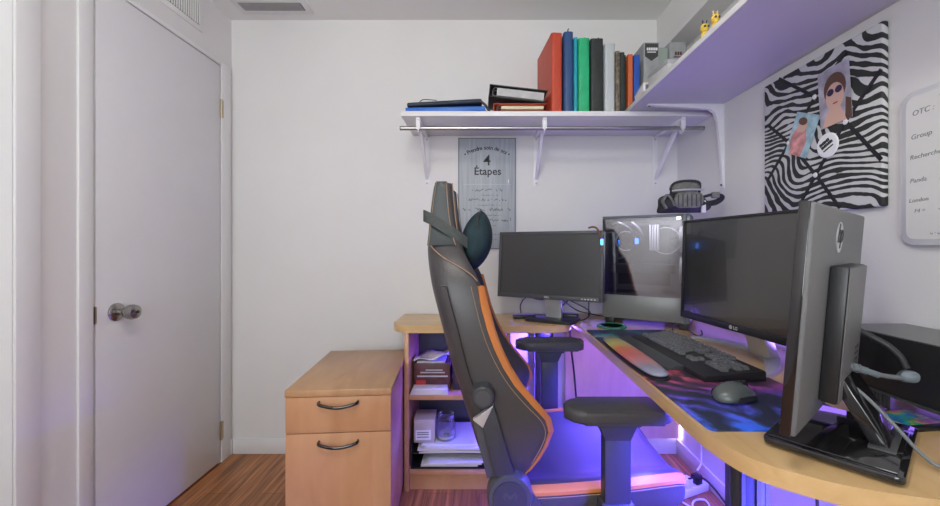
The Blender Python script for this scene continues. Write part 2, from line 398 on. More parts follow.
for y0, y1, z0, z1 in ((RY, eA, 0, H), (eB, dA, 0, H), (dB, D, 0, H), (eA, eB, 2.037, H), (dA, dB, dT, H)): mb.b(LX-.12, LX, y0, y1, z0, z1)
mb.b(LX-.25, LX-.2, RY, D, 0, H)
struct(mb.build('wall_left', 'wall'))
struct(MB().b(.94, RX, RY, D, 2.134, H).build('trim_1', 'wall'))       # boxed-in soffit along the right wall
d1 = struct(MB().b(LX-.035, LX+.008, dA+.009, dB-.004, .012, dT-.004, .002).build('door_1', 'door'))
MB().b(LX-.06, LX-.05, dA, dB, 0, dT).build('door_gap_shade', 'gap', d1)  # dark sheet added behind the door as the shade in its gap
for z in (1.817, .167):
    h = MB(); h.tube([(LX+.011, dB+.001, z-.047), (LX+.011, dB+.001, z+.047)], .006, 10); h.b(LX+.0105, LX+.012, dB-.004, dB+.018, z-.045, z+.045)
    h.build('hinge', 'brass', d1)
kn = MB(); kx = LX+.008; kc = (0, 1.462, .872)
kn.lathe([(.001, kx), (.033, kx), (.033, kx+.005), (.026, kx+.011), (.012, kx+.014), (.012, kx+.03), (.02, kx+.038), (.0265, kx+.05), (.0275, kx+.062), (.024, kx+.074), (.013, kx+.079), (.001, kx+.08)], kc, 'x', 28)
ko = kn.build('door_knob', 'nickel', d1)
MB().lathe([(.0005, kx+.079), (.006, kx+.0805), (.006, kx+.082), (.0005, kx+.082)], kc, 'x', 12).build('lock_button', 'gap', ko)
MB().b(LX-.02, LX+.0085, dA+.007, dA+.012, .842, .902).build('latch_plate', 'brass', d1)
d2 = struct(MB().b(LX-.075, LX-.04, eA+.003, eB-.003, .012, 2.03, .002).build('door_2', 'door'))
# casings
def casing(n, y0, y1, z0, z1):
    m_ = MB(); m_.b(LX, LX+.011, y0, y1, z0, z1, .004)
    return struct(m_.build(n, 'trim'))
casing('trim_2', 1.325, dA, 0, dT+.045); casing('trim_3', dB+.006, 2.128, 0, dT+.02); casing('trim_4', dA, dB+.006, dT, dT+.02)
casing('trim_5', eB, 1.212, 0, 2.09); casing('trim_6', eA-.06, eA, 0, 2.09)
struct(MB().b(LX+.001, LX+.004, 1.212, 1.216, 0, H).build('trim_7', 'trim'))
for n, args in (('baseboard_back', (LX+.013, RX, D-.012, D, 0, .083)), ('baseboard_right', (RX-.012, RX, RY, D-.012, 0, .083))):
    struct(MB().b(*args, .003).build(n, 'trim'))
struct(MB().b(LX, LX+.013, 2.128, D-.012, 0, .083, .003).build('baseboard_left', 'trim'))
# vents
v = thing('ceiling_vent', 'white metal air vent set in the ceiling above the door', 'vent', (-1.06, 2.02, H))
MB().b(-.185, .185, -.065, .065, -.006, 0, .002).build('frame', 'trim', v); MB().b(-.155, .155, -.032, .032, -.0075, -.006).build('duct_opening', 'gap', v)
for x in [-.148+i*.0102 for i in range(30)]:
    MB().box((x, 0, -.0085), (.0035, .064, .006), rot=Matrix.Rotation(.6, 3, 'Y')).build('louver', 'papergray', v)
v = thing('wall_vent', 'white louvered air vent high on the wall above the door', 'vent', (LX, 1.78, 2.21))
MB().b(0, .006, -.14, .14, -.075, .075, .002).build('frame', 'trim', v); MB().b(.006, .0075, -.115, .115, -.05, .05).build('duct_opening', 'gap', v)
for y in [-.112+i*.014 for i in range(17)]:
    MB().box((.0095, y, 0), (.006, .006, .10), rot=Matrix.Rotation(.5, 3, 'Z')).build('louver', 'trim', v)
cl = thing('added_ceiling_light', 'unseen white globe lamp added to light the ceiling and walls', 'lamp', (-.15, .15, H))  # unseen lamp, globe hung below the ceiling to brighten it
MB().lathe([(.001, 0), (.09, 0), (.09, -.02), (.04, -.035), (.03, -.06), (.001, -.06)], n=40).build('base', 'trim', cl)
MB().lathe([(.001, -.061)]+[(.115*math.sin(a), -.16+.115*math.cos(a)) for a in [.3+2.8*k/16 for k in range(17)]], n=32).build('globe', 'lampglow', cl)
# ------------------------------------------------------------------ shelves
sh = thing('wall_shelf', 'long white shelf across the back wall with binders on top', 'shelf', (0, 0, -.006))
MB().b(-.37, RX-.002, 1.825, D, 1.712, 1.735, .002).build('board', 'shelf', sh)
ROD = (1.865, 1.668)
def rod_bracket(x, dx):
    m_ = MB(); t = .018
    m_.b(x-.012, x+.012, 2.146, D, 1.44, 1.712, .001)                       # wall strap
    m_.b(x-.009, x+.009, 1.84, D-.004, 1.700, 1.712, .001)                  # arm under the board
    m_.prism([(2.146, 1.475), (2.146, 1.50), (1.90, 1.70), (1.87, 1.70)], 'x', x-.007, x+.007)   # brace web
    a = [(ROD[0]+math.cos(q)*.017, ROD[1]+math.sin(q)*.017) for q in [math.radians(-200+k*24) for k in range(11)]]
    for p, q in zip(a, a[1:]): m_.tube([(x, *p), (x, *q)], .004, 6, .01)
    m_.b(x-.01, x+.01, 1.845, 1.856, 1.665, 1.705, .001)
    o = m_.build('bracket', 'whitemetal', sh)
    for z in (1.455, 1.69): MB().lathe([(.0005, 2.1405), (.004, 2.142), (.005, 2.146)], (x, 0, z), 'y', 10).build('screw', 'steel', o)
for x in (-.295, .29, .93): rod_bracket(x, 0)
r = MB().tube([(-.378, *ROD), (RX-.02, *ROD)], .010, 14); rod = r.build('closet_rod', 'steel', sh)
for x in (-.379, RX-.019): MB().lathe([(.001, x-.003), (.0095, x-.003), (.0095, x+.003), (.001, x+.003)], (0, *ROD), 'x', 14).build('end_cap', 'darkgray', rod)
s2 = thing('side_shelf', 'deep white shelf along the right wall above the monitors', 'shelf', (0, 0, -.006))
MB().b(.669, RX-.002, .30, 1.87, 1.736, 1.754).build('board', 'shelf_shaded', s2)
MB().b(.667, .669, .30, 1.87, 1.736, 1.754, .0005).build('edge_band', 'trim', s2)  # separate strip keeps the edge white beside the shade-toned board
for y in (1.745, .45):
    m_ = MB(); m_.b(.72, RX-.002, y-.011, y+.011, 1.732, 1.736, .0005); m_.b(RX-.004, RX, y-.014, y+.014, 1.37, 1.736, .001)
    m_.prism([(RX-.003, 1.375), (RX-.003, 1.733), (.74, 1.733), (.76, 1.727), (RX-.06, 1.716), (RX-.034, 1.70), (RX-.026, 1.66)], 'y', y-.009, y+.009, .002)
    o = m_.build('bracket', 'whitemetal', s2)
    for z in (1.385, 1.70): MB().lathe([(.005, RX-.006), (.004, RX-.009), (.0005, RX-.010)], (0, y, z), 'x', 10).build('screw', 'gap', o)
    for x in (.73, .93): MB().lathe([(.0005, 1.7255), (.004, 1.7265), (.005, 1.728)], (x, y, 0), 'z', 10).build('screw', 'gap', o)
ST = 1.7295
# books and binders ------------------------------------------------------------
def binder(name, label, cat, x0, x1, h, m, dep=.27, y0=1.85, pages='paper', lean=0, group='binders and books upright on the shelf', spine_r=.006, z=ST, cover=.003):
    wd = x1-x0; t = thing(name, label, cat, (x0, y0, z), 0, group)
    pr = [(0, dep), (0, spine_r)] + [(spine_r-math.cos(a)*spine_r, spine_r-math.sin(a)*spine_r) for a in (.5, 1.0)] + [(spine_r, 0), (wd-spine_r, 0)] + [(wd-spine_r+math.sin(a)*spine_r, spine_r-math.cos(a)*spine_r) for a in (.5, 1.0)] + [(wd, spine_r), (wd, dep), (wd-cover, dep), (wd-cover, spine_r+.002), (cover, spine_r+.002), (cover, dep)]
    MB().prism(pr, 'z', 0, h, 0).build('cover', m, t)
    MB().b(cover+.0005, wd-cover-.0005, spine_r+.004, dep-.008, .003, h-.006).build('pages', pages, t)
    if lean: t.rotation_euler = (0, lean, 0)
    return t
G = 'binders and books upright on the shelf'
rb = binder('binder', 'tall red binder standing with its cover showing, first upright one on the shelf', 'binder', .322, .374, .372, 'red', .275, spine_r=.012); rb.rotation_euler = (0, 0, .10)
MB().lathe([(.011, 0), (.011, -.0006), (.001, -.0008)], (0, .20, .10), 'x', 16).build('emblem', 'faintink', rb)
b2 = binder('binder', 'tall navy blue binder beside the red binder', 'binder', .379, .424, .376, 'navy', .27, spine_r=.014)
MB().tube([(.02, .01, .376), (.02, .008, .388), (.024, .006, .392)], .003, 6).build('ribbon_tab', 'gap', b2)
binder('binder', 'thin teal binder between the navy and the green binders', 'binder', .426, .443, .350, 'teal', .26)
b4 = binder('binder', 'bright green binder on the white shelf', 'binder', .446, .499, .346, 'green', .26, spine_r=.01)
MB().tube([(.03, .01, .346), (.03, .008, .352)], .004, 6).build('ribbon_tab', 'green', b4)
b5 = binder('binder', 'wide black binder right of the green one', 'binder', .503, .562, .344, 'blackvin', .27, spine_r=.01)
MB().tube([(.04, .01, .344), (.035, .008, .35)], .004, 6).build('ribbon_tab', 'gap', b5)
binder('binder', 'pale silver gray binder between the black ones', 'binder', .568, .617, .321, 'silverbook', .25, spine_r=.012)
binder('book', 'slim mottled brown book beside the pale gray binder', 'book', .619, .638, .286, 'patbook', .2, spine_r=.003)
binder('book', 'slim black book right of the mottled brown book', 'book', .640, .6595, .280, 'blackvin', .2, spine_r=.003)
binder('book', 'slim dark gray book just left of the orange book', 'book', .661, .6785, .284, 'graybox' if 0 else 'blackvin', .2, y0=1.885, spine_r=.003, pages='papergray')
binder('book', 'slim orange red book between dark gray and blue books', 'book', .688, .711, .288, 'orangebook', .2, y0=1.885, spine_r=.003)
binder('book', 'slim royal blue book next to the orange red book', 'book', .716, .744, .284, 'bluebook', .2, y0=1.885, spine_r=.004)
g1 = binder('book', 'thick gray book with dark badge and white lettering on its spine', 'book', .768, .842, .350, 'graybox', .18, y0=1.90, pages='cream', spine_r=.004)
mb = MB(); mb.prism([(.006, .345), (.068, .345), (.068, .285), (.037, .262), (.006, .285)], 'y', -.0012, .001); mb.build('badge', 'gap', g1)
mb = MB(); [mb.b(.014+k*.0088, .0205+k*.0088, -.002, -.0012, .312, .325) for k in range(6)]; o = mb.build('badge_lettering', 'whiteink', g1)
mb = MB(); mb.b(.016, .058, -.002, -.0012, .302, .306); mb.build('badge_rule', 'whiteink', g1)
binder('book', 'muted sage green book between the two thick gray books', 'book', .846, .893, .335, 'sage', .18, y0=1.92, spine_r=.004)
g2 = binder('book', 'thick gray book with small red lettering, last in the corner', 'book', .900, .985, .362, 'graybox', .18, y0=1.92, spine_r=.01)
mb = MB(); [mb.b(.026+k*.012, .034+k*.012, -.0016, -.0004, .300, .316) for k in range(3)]; mb.b(.02, .07, -.0016, -.0004, .288, .293); mb.build('spine_lettering', 'maroon', g2)
# lying items on the long shelf
bf = thing('document_folder', 'flat blue plastic folder lying at the left end of the shelf', 'folder', (-.17, 1.99, ST))
MB().box((0, 0, .017), (.37, .28, .022), .004, rot=Matrix.Rotation(-.02, 3, 'Y')).build('cover', 'bluefold', bf)
MB().box((.175, 0, .016), (.03, .278, .012), .004, rot=Matrix.Rotation(.6, 3, 'Y')).build('flap', 'bluefold', bf)
lf = thing('laptop_sleeve', 'dark navy zip sleeve lying on top of the blue folder', 'sleeve', (-.17, 1.99, ST+.040))
MB().box((-.005, 0, .010), (.35, .27, .020), .009, 4, rot=Matrix.Rotation(-.055, 3, 'Y')).build('body', 'navyfold', lf)
MB().tube([(.163, -.13, .018), (.185, -.13, .0), (.205, -.13, -.030)], .006, 8).build('zip_end', 'gap', lf)
MB().tube(spline([(-.12, -.132, .012), (-.10, -.136, .022), (-.04, -.134, .019)], 5), .002, 6).build('zip', 'gap', lf)
def flat_binder(label, loc, wd, dep, h, rot, cover, m_in='papergray'):
    t = thing('ring_binder', label, 'binder', loc, 0, 'ring binders lying in a pile'); q = Matrix.Rotation(rot, 3, 'Y')
    def bx(c, d, bev=.0012): return MB().box(q @ Vector(c), d, bev, rot=q)
    bx((wd/2, 0, .002), (wd, dep, .004 if cover != 'red' else .018)).build('back_cover', cover, t)
    bx((wd/2, 0, h-.002), (wd, dep, .004)).build('front_cover', cover, t)
    bx((.002, 0, h/2), (.004, dep, h)).build('spine', cover, t)
    bx((wd/2+.012, 0, h*(.5 if cover != 'red' else .62)), (wd-.05, dep-.012, h*(.62 if cover != 'red' else .35))).build('papers', 'papergray' if cover != 'red' else 'cream', t)
    for y in (-.08, -.045, .045, .08):
        m_ = MB(); m_.tube([q @ Vector((.03+.014*math.cos(a), y, h*.48+h*.36*math.sin(a))) for a in [2*PI*k/10 for k in range(11)]], .0018, 6); m_.build('ring', 'steel', t)
    return t
flat_binder('red ring binder lying flat under the black ring binder', (.053, 1.945, ST), .247, .18, .045, 0, 'red')
flat_binder('black ring binder lying tilted on the red ring binder', (.030, 1.945, ST+.078), .270, .18, .058, .112, 'blackvin')
# items along the right shelf
pb = thing('paperback_book', 'small pale paperback lying slanted near the front edge of side shelf', 'book', (.73, 1.72, 1.7485), -.15)
MB().b(-.055, .055, -.08, .08, 0, .004, .001).build('back_cover', 'cream', pb); MB().b(-.053, .053, -.078, .078, .004, .036).build('pages', 'paper', pb); MB().b(-.055, .055, -.08, .08, .036, .04, .001).build('front_cover', 'cream', pb)
mb = MB(); text_mb(mb, 'ROMAN', .026, fr((0, -.081, .01), (1, 0, 0), (0, 0, 1)), .0008) if 0 else None
mb.b(-.045, -.005, -.0806, -.0796, .010, .030); mb.b(.006, .046, -.0806, -.0796, .010, .030); mb.build('edge_print', 'faintink', pb)
pb = thing('card_box', 'pale gray cardboard box lying on the side shelf before the gray book', 'box', (.735, 1.545, 1.7485), .1)
MB().b(-.06, .06, -.07, .07, 0, .045, .002).build('body', 'papergray', pb); MB().b(-.062, .062, -.072, .072, .036, .052, .002).build('lid', 'graybox', pb)
def figurine(label, loc, face):
    t = thing('toy_figurine', label, 'toy', loc, 0, 'yellow toy figurines'); t.scale = (.72, .72, .72) 
    MB().lathe([(.001, 0), (.016, 0), (.019, .012), (.016, .03), (.010, .042), (.001, .045)], n=16).build('body', 'yellow', t)
    MB().lathe([(.001, .040), (.012, .044), (.018, .058), (.014, .072), (.001, .077)], n=16).build('head', 'yellow', t)
    for s_ in (-1, 1):
        MB().tube([(s_*.006, 0, .072), (s_*.009, 0, .092)], .003, 6).build('antenna', 'yellow' if not face else 'gap', t)
        MB().lathe([(.0005, -.0195), (.005, -.018), (.005, -.014)], (s_*.007, 0, .06), 'y', 10).build('eye', 'gap', t)
    if face: MB().lathe([(.0188, .008), (.0196, .012), (.0188, .018)], n=16).build('stripe', 'gap', t)
figurine('small yellow toy with black stripe on the side shelf', (.693, 1.245, 1.7485), 1)
figurine('small plain yellow toy right of the striped yellow toy', (.697, 1.195, 1.7485), 0)
# ------------------------------------------------------------------ wall hangings
po = thing('poster', 'blue gray French self-care poster hanging under the shelf', 'poster', (.027, D-.001, 1.394))
MB().b(-.155, .155, -.010, 0, -.297, .297, .001).build('panel', 'poster', po)
mb = MB()
F = lambda x, z: fr((x, -.0104, z), (1, 0, 0), (0, 0, 1))
s_ = '\u2022 Prendre soin de soi \u2022'; n = len(s_); Rr = .20; cz = .235-Rr
span = math.radians(70)
wts = [.6 if c in ' il\u2022r' else 1 for c in s_]; tot = sum(wts); acc = 0
for c, wt in zip(s_, wts):
    a = -span/2 + span*(acc+wt/2)/tot; acc += wt
    if c == ' ': continue
    text_mb(mb, c, .030, fr((Rr*math.sin(a), -.0104, cz+Rr*math.cos(a)), (math.cos(a), 0, -math.sin(a)), (math.sin(a), 0, math.cos(a))), .0006)
mb.build('arched_lettering', 'ink', po)
text_mb(MB_ := MB(), '4', .082, F(0, .150), .0002).build('numeral', 'ink', po)
text_mb(MB_ := MB(), '\u00c9tapes', .056, F(.003, .100), .0008).build('word_lettering', 'ink', po)
for i, (x0, x1, z, h) in enumerate(((-.08, .085, .012, .013), (-.10, .105, -.040, .013), (-.13, .13, -.093, .015), (.0, .115, -.150, .014))):
    MB_ = MB(); squiggle(MB_, x0, x1, z, -.0105, h, .0042, 3+i); MB_.build('lettering_line', 'faintink', po)
MB().b(.124, .128, -.0107, -.010, -.146, -.128).build('exclamation_mark', 'faintink', po)
for i, (x0, x1, z) in enumerate(((-.03, .06, -.012), (-.05, .07, -.066), (-.04, .08, -.12), (.0, .05, -.175), (.0, .035, -.20), (.0, .09, -.222), (.01, .05, -.25))):
    MB_ = MB(); squiggle(MB_, x0, x1, z, -.0105, .006, .0022, 20+i); MB_.build('fine_print_line', 'faintink', po)
mb = MB()
for i in range(40): mb.b(-.125+i*.0064, -.122+i*.0064, -.0107, -.010, .048, .0495)
mb.b(.112, .116, -.0107, -.010, .055, .075); mb.build('dotted_rule', 'whiteink', po)
mb = MB()
for x in (-.1535, .1485): mb.b(x, x+.005, -.0107, -.009, -.297, .297)
for z in (-.297, .292): mb.b(-.155, .155, -.0107, -.009, z, z+.005)
mb.build('border', 'faintink', po)
# zebra memo board on the right wall: local Y runs along the wall, +Y is farther
zb = thing('memo_board', 'zebra striped fabric memo board with ribbons on the right wall', 'memo board', (RX-.001, 1.246, 1.455))
HW, HH = .217, .240
MB().b(-.018, 0, -HW, HW, -HH, HH, .006, 3).build('fabric_panel', 'zebra', zb)
def ribbon(y0, z0, y1, z1):
    a = Vector((y0, z0)); b_ = Vector((y1, z1)); t = (b_-a).normalized(); n_ = Vector((-t.y, t.x))*.005
    MB().prism([tuple(a+n_), tuple(a-n_), tuple(b_-n_), tuple(b_+n_)], 'x', -.0202, -.0178).build('ribbon', 'ribbon', zb)
for q in ((0.141, 0.238, -0.009, 0.119), (-0.009, 0.119, -0.114, 0.009), (-0.114, 0.009, -0.214, -0.119), (-0.114, 0.207, -0.012, 0.124), (-0.012, 0.124, 0.096, 0.004), (0.096, 0.004, 0.195, -0.104), (0.195, 0.094, 0.096, 0.004), (0.096, 0.004, -0.012, -0.123), (-0.012, -0.123, -0.095, -0.233), (-0.214, 0.114, -0.111, 0.01), (-0.111, 0.01, -0.012, -0.123), (-0.012, -0.123, 0.054, -0.212)): ribbon(*q)
for y, z in ((-0.009, 0.119), (-0.114, 0.009), (0.096, 0.004), (-0.012, -0.123)):
    MB().lathe([(.008, -.0205), (.006, -.0235), (.0005, -.0245)], (0, y, z), 'x', 14).build('button', 'paper', zb)
XB = RX-.0225
def ell(mb, cy, cz, ry, rz, x, n=20, a0=0, a1=360):
    mb._tag([mb.bm.faces.new(mb.ring([(x, cy+ry*math.cos(math.radians(a0+(a1-a0)*k/n)), cz+rz*math.sin(math.radians(a0+(a1-a0)*k/n))) for k in range(n)]))])
ph = thing('photo_print', 'photo print of a person in round sunglasses on the zebra board', 'photo', (XB, 1.166, 1.553))
ph.rotation_euler = (math.radians(-4), 0, 0)
MB().b(-.0012, 0, -.052, .052, -.085, .085).build('print', 'photobg', ph)
mb = MB(); ell(mb, -.003, .020, .037, .045, -.0014); mb.prism([(-.052, -.085), (-.052, -.03), (-.036, -.02), (-.030, -.085)], 'x', -.0015, -.0013); mb.build('printed_hair', 'hair', ph)
mb = MB(); ell(mb, -.002, -.004, .030, .040, -.0017); mb.prism([(-.035, -.085), (.045, -.085), (.030, -.05), (.010, -.03), (-.015, -.03)], 'x', -.0016, -.0014); mb.build('printed_face', 'skin', ph)
mb = MB(); ell(mb, .011, .012, .0115, .0105, -.002, 16); ell(mb, -.016, .012, .0115, .0105, -.002, 16); mb.build('printed_sunglasses', 'shades', ph)
mb = MB(); ell(mb, -.003, -.024, .009, .0025, -.002, 14); mb.build('printed_smile', 'redlabel', ph)
ph = thing('photo_print', 'tilted photo print of a child in pink on the zebra board', 'photo', (XB, 1.285, 1.470))
ph.rotation_euler = (math.radians(24), 0, 0)
MB().b(-.0012, 0, -.048, .048, -.066, .066).build('print', 'photoblue', ph)
mb = MB(); mb.prism([(-.02, -.066), (.03, -.066), (.042, -.01), (.02, .03), (-.012, .02), (-.028, -.02)], 'x', -.0016, -.0013); mb.build('printed_clothes', 'photopink', ph)
mb = MB(); ell(mb, .006, .028, .019, .021, -.0019); mb.build('printed_face', 'skin', ph)
mb = MB(); ell(mb, .010, .041, .018, .012, -.0021); mb.build('printed_hair', 'hair', ph)
bd = thing('round_badge', 'round white badge with black lettering pinned to the zebra board', 'badge', (XB, 1.188, 1.412))
MB().lathe([(.001, 0), (.037, 0), (.037, -.001), (.034, -.004), (.001, -.005)], axis='x', n=32).build('disc', 'whiteink', bd)
mb = MB(); ca, sa = math.cos(.45), math.sin(.45)
for v0, hgt, u0, u1, st in ((.007, .009, -.020, .012, .0052), (-.004, .009, -.018, .022, .0052), (-.014, .004, -.016, .018, .003)):
    u = u0; k = 0
    while u < u1:
        q = [(u, v0), (u+st*.78, v0), (u+st*.78, v0+hgt*(.8 if k % 3 == 1 else 1)), (u, v0+hgt)]
        mb.prism([(-(a*ca-b_*sa), a*sa+b_*ca) for a, b_ in q], 'x', -.0058, -.0048); u += st; k += 1
mb.build('badge_print', 'ink', bd)
# whiteboard
wbY0, wbY1 = .62, .990
wb = thing('whiteboard', 'white dry erase board with handwritten list on the right wall', 'whiteboard', (RX-.001, (wbY0+wbY1)/2, 1.300))
hw, hh = (wbY1-wbY0)/2, .185
MB().prism(rrect(-hw, hw, -hh, hh, .03, 6), 'x', -.014, 0, .004).build('frame', 'boardframe', wb)
MB().prism(rrect(-hw+.014, hw-.014, -hh+.014, hh-.014, .02, 6), 'x', -.0146, -.013).build('writing_surface', 'board', wb)
W = lambda y, z: fr((-.0150, y, z), (0, -1, .05), (0, .05, 1))
for tx, y, z, sz in (('OTC :', .163, .124, .021), ('Group', .166, .068, .020), ('Recherche 3', .168, .020, .018), ('Panda', .168, -.036, .018), ('London', .170, -.083, .016), ('F4 =', .158, -.108, .015)):
    text_mb(MB_ := MB(), tx, sz*.86, W(y-.006, z), -.0001, align='LEFT', shear=.2).build('handwritten_line', 'faintink', wb)
for i, (y0, y1, z, h) in enumerate(((.05, .10, .150, .006), (.03, .095, .126, .007), (.04, .09, .108, .005), (.05, .09, .086, .006), (.02, .09, .066, .006), (.02, .10, -.036, .006), (.03, .10, -.082, .006), (.02, .115, -.106, .006), (.03, .12, -.160, .005))):
    MB_ = MB(); squiggle(MB_, y0, y1, z, -.0152, h, .0012, 50+i, 'x'); MB_.build('handwritten_scribble', 'faintink', wb)
# ------------------------------------------------------------------ desk and storage
dk = thing('desk', 'light maple desktop with rounded end running along the right wall', 'desk', (0, 0, 0))
out = [(.437, D-.013), (.437, 1.2), (.432, .83), (.434, .765), (.443, .712), (.461, .670), (.50, .632), (.55, .600), (.61, .578), (.66, .566), (.76, .553), (.9, .548), (RX-.004, .546), (RX-.004, D-.013)]
sp = spline([(*p, 0) for p in out[1:12]], 5); poly = [out[0]]+[(p.x, p.y) for p in sp]+out[12:]
MB().prism(poly, 'z', DZ-.032, DZ, .009, 4).build('desktop', 'maple', dk)
MB().b(.44, RX-.012, 2.105, 2.123, .10, DZ-.033).build('modesty_panel', 'panel', dk)
mb = MB(); mb.lathe([(.001, 0), (.055, 0), (.055, .012), (.034, .014), (.034, .70), (.06, .705), (.06, .72), (.001, .72)], (.562, .85, 0), n=28); mb.build('leg', 'nylon', dk)
mb = MB()
for a in range(0, 360, 45): mb.b(*[q for q in (.562+.0345*math.cos(math.radians(a))-.004, .562+.0345*math.cos(math.radians(a))+.004)], *[q for q in (.85+.0345*math.sin(math.radians(a))-.004, .85+.0345*math.sin(math.radians(a))+.004)], .02, .70)
mb.build('leg_ribs', 'nylon', dk)
rt = thing('desk_return', 'short maple worktop with rounded corners against the back wall', 'desk', (0, 0, 0))
poly = rrect(-.417, .425, 1.80, D-.013, 0, 10, (.0, .0, .10, .12))
MB().prism(poly, 'z', DZ-.032, DZ, .009, 4).build('worktop', 'maple_x', rt)
mb = MB(); mb.b(.262, .345, 1.93, 1.99, .02, .721, .004); mb.build('leg', 'nylon', rt)
mb = MB(); mb.b(.225, .255, 1.95, 1.97, .02, .721); 
for k in range(7): mb.tube([(.225+(.03 if k % 2 else 0), 1.945, .06+k*.095), (.225+(0 if k % 2 else .03), 1.945, .155+k*.095)], .004, 6)
mb.build('lattice_strut', 'steel', rt)
MB().b(.20, .37, 1.86, 2.06, 0, .02, .004).build('foot', 'nylon', rt)
# bookcase under the return
bc = thing('bookcase', 'open low maple bookcase with two shelves under the short worktop', 'bookcase', (0, 0, 0))
MB().b(-.352, -.332, 1.81, 2.12, 0, .72, .001).build('side_panel', 'cab', bc)
for y in (1.812, 2.085): MB().b(.112, .130, y, y+.02, 0, .72, .001).build('post', 'cab', bc)
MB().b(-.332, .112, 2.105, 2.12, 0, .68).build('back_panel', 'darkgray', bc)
MB().b(-.331, .111, 1.812, 2.104, .415, .437, .001).build('shelf', 'cab', bc); MB().b(-.331, .111, 1.812, 2.104, .075, .095, .001).build('bottom_shelf', 'cab', bc)
MB().b(-.331, .111, 1.83, 1.845, 0, .075).build('plinth', 'cab', bc)
# contents
bx = thing('product_box', 'dark maroon box with printed front on the upper bookcase shelf', 'box', (-.235, 1.95, .4375))
MB().b(-.085, .085, -.07, .07, 0, .125, .002).build('carton', 'maroon', bx)
mb = MB(); mb.b(-.055, .06, -.0712, -.0698, .078, .084); mb.b(-.07, .075, -.0712, -.0698, .060, .067); mb.b(-.03, .05, -.0712, -.0698, .09, .095); mb.build('front_print', 'papergray', bx)
mb = MB(); mb.b(-.075, -.03, -.0712, -.0698, .02, .045); mb.build('red_patch', 'redlabel', bx)
pp = thing('paper_stack', 'loose crumpled papers lying on top of the maroon box', 'papers', (-.235, 1.94, .563))
mb = MB(); 
rings = []
for j in range(7):
    rings.append([(-.085+.17*i/7, -.07+.13*j/6, .012+.010*math.sin(i*1.3+j*.8)+.004*i) for i in range(8)])
mb.loft(rings, cap=False, closed=False); o = mb.build('sheet', 'paper', pp); o.modifiers.new('thick', 'SOLIDIFY').thickness = .002
MB().b(-.07, .06, -.06, .06, 0, .008).build('sheet', 'papergray', pp)
bx = thing('product_box', 'slim dark box standing right of the maroon box', 'box', (-.115, 1.96, .4375)); MB().b(-.022, .03, -.08, .08, 0, .11, .002).build('carton', 'blackvin', bx); MB().b(-.012, .02, -.0812, -.0798, .03, .09).build('front_print', 'maroon', bx)
ps = thing('paper_stack', 'neat stack of white envelopes at front of upper bookcase shelf', 'papers', (-.242, 1.855, .4375), .03)
for k in range(5): MB().b(-.085+.002*k, .085-.001*k, -.04, .04, k*.005, k*.005+.0042, .0008).build('envelope', 'paper', ps)
tr = thing('letter_tray', 'black letter tray full of papers on the bottom bookcase shelf', 'tray', (-.125, 1.955, .0955))
MB().b(-.20, .22, -.13, .13, 0, .006).build('base', 'black', tr)
for x in (-.20, .215): MB().b(x, x+.005, -.13, .13, .006, .12).build('side', 'black', tr)
MB().b(-.195, .215, .125, .13, .006, .12).build('back', 'black', tr)
MB().b(-.20, .22, -.12, .13, .064, .069).build('upper_tray', 'black', tr)
ps = thing('paper_stack', 'thick stack of white papers on top of the black letter tray', 'papers', (-.125, 1.945, .165))
for k, (ox, oy, a) in enumerate(((0, 0, .02), (.02, -.012, -.04), (-.01, -.006, .06), (.03, -.02, -.02), (.01, 0, .03))): MB().box((ox, oy, .004+k*.0085), (.33, .23, .0075), .001, rot=Matrix.Rotation(a, 3, 'Z')).build('sheaf', 'paper', ps)
ps = thing('paper_stack', 'thin stack of papers inside the bottom of the black tray', 'papers', (-.15, 1.94, .102))
for k in range(3): MB().box((k*.015, -.01*k, .006+k*.011), (.26, .22, .010), .001, rot=Matrix.Rotation(.04*k, 3, 'Z')).build('sheaf', 'paper', ps)
bx = thing('small_carton', 'beige cardboard carton with white label beside the glass jar', 'box', (-.268, 1.90, .2085), .05)
MB().b(-.048, .048, -.06, .06, 0, .105, .002).build('carton', 'beige', bx); MB().b(-.04, .03, -.0612, -.0598, .012, .058).build('label_sticker', 'paper', bx)
mb = MB(); 
for z in (.045, .036, .024): mb.b(-.034, .02, -.0617, -.0608, z, z+.004)
mb.build('label_print', 'faintink', bx)
jr = thing('glass_jar', 'clear round glass jar standing on papers in the bookcase', 'jar', (-.170, 1.885, .2085))
MB().lathe([(.001, 0), (.040, 0), (.046, .006), (.047, .075), (.040, .092), (.037, .098), (.040, .104), (.040, .118), (.037, .118), (.036, .104), (.033, .098), (.043, .075), (.042, .01), (.001, .008)], n=32).build('body', 'clear', jr)
MB().lathe([(.001, .009), (.040, .009), (.041, .022), (.001, .026)], n=24).build('contents', 'jarlid', jr)
MB().lathe([(.0398, .030), (.0475, .031), (.0475, .05), (.0398, .051)][1:3] + [], n=32).bm.free()
mb = MB(); mb.prism([(-.006, .034), (.020, .034), (.020, .046), (-.006, .046)], 'y', -.0485, -.0475); mb.build('label', 'faintink', jr)
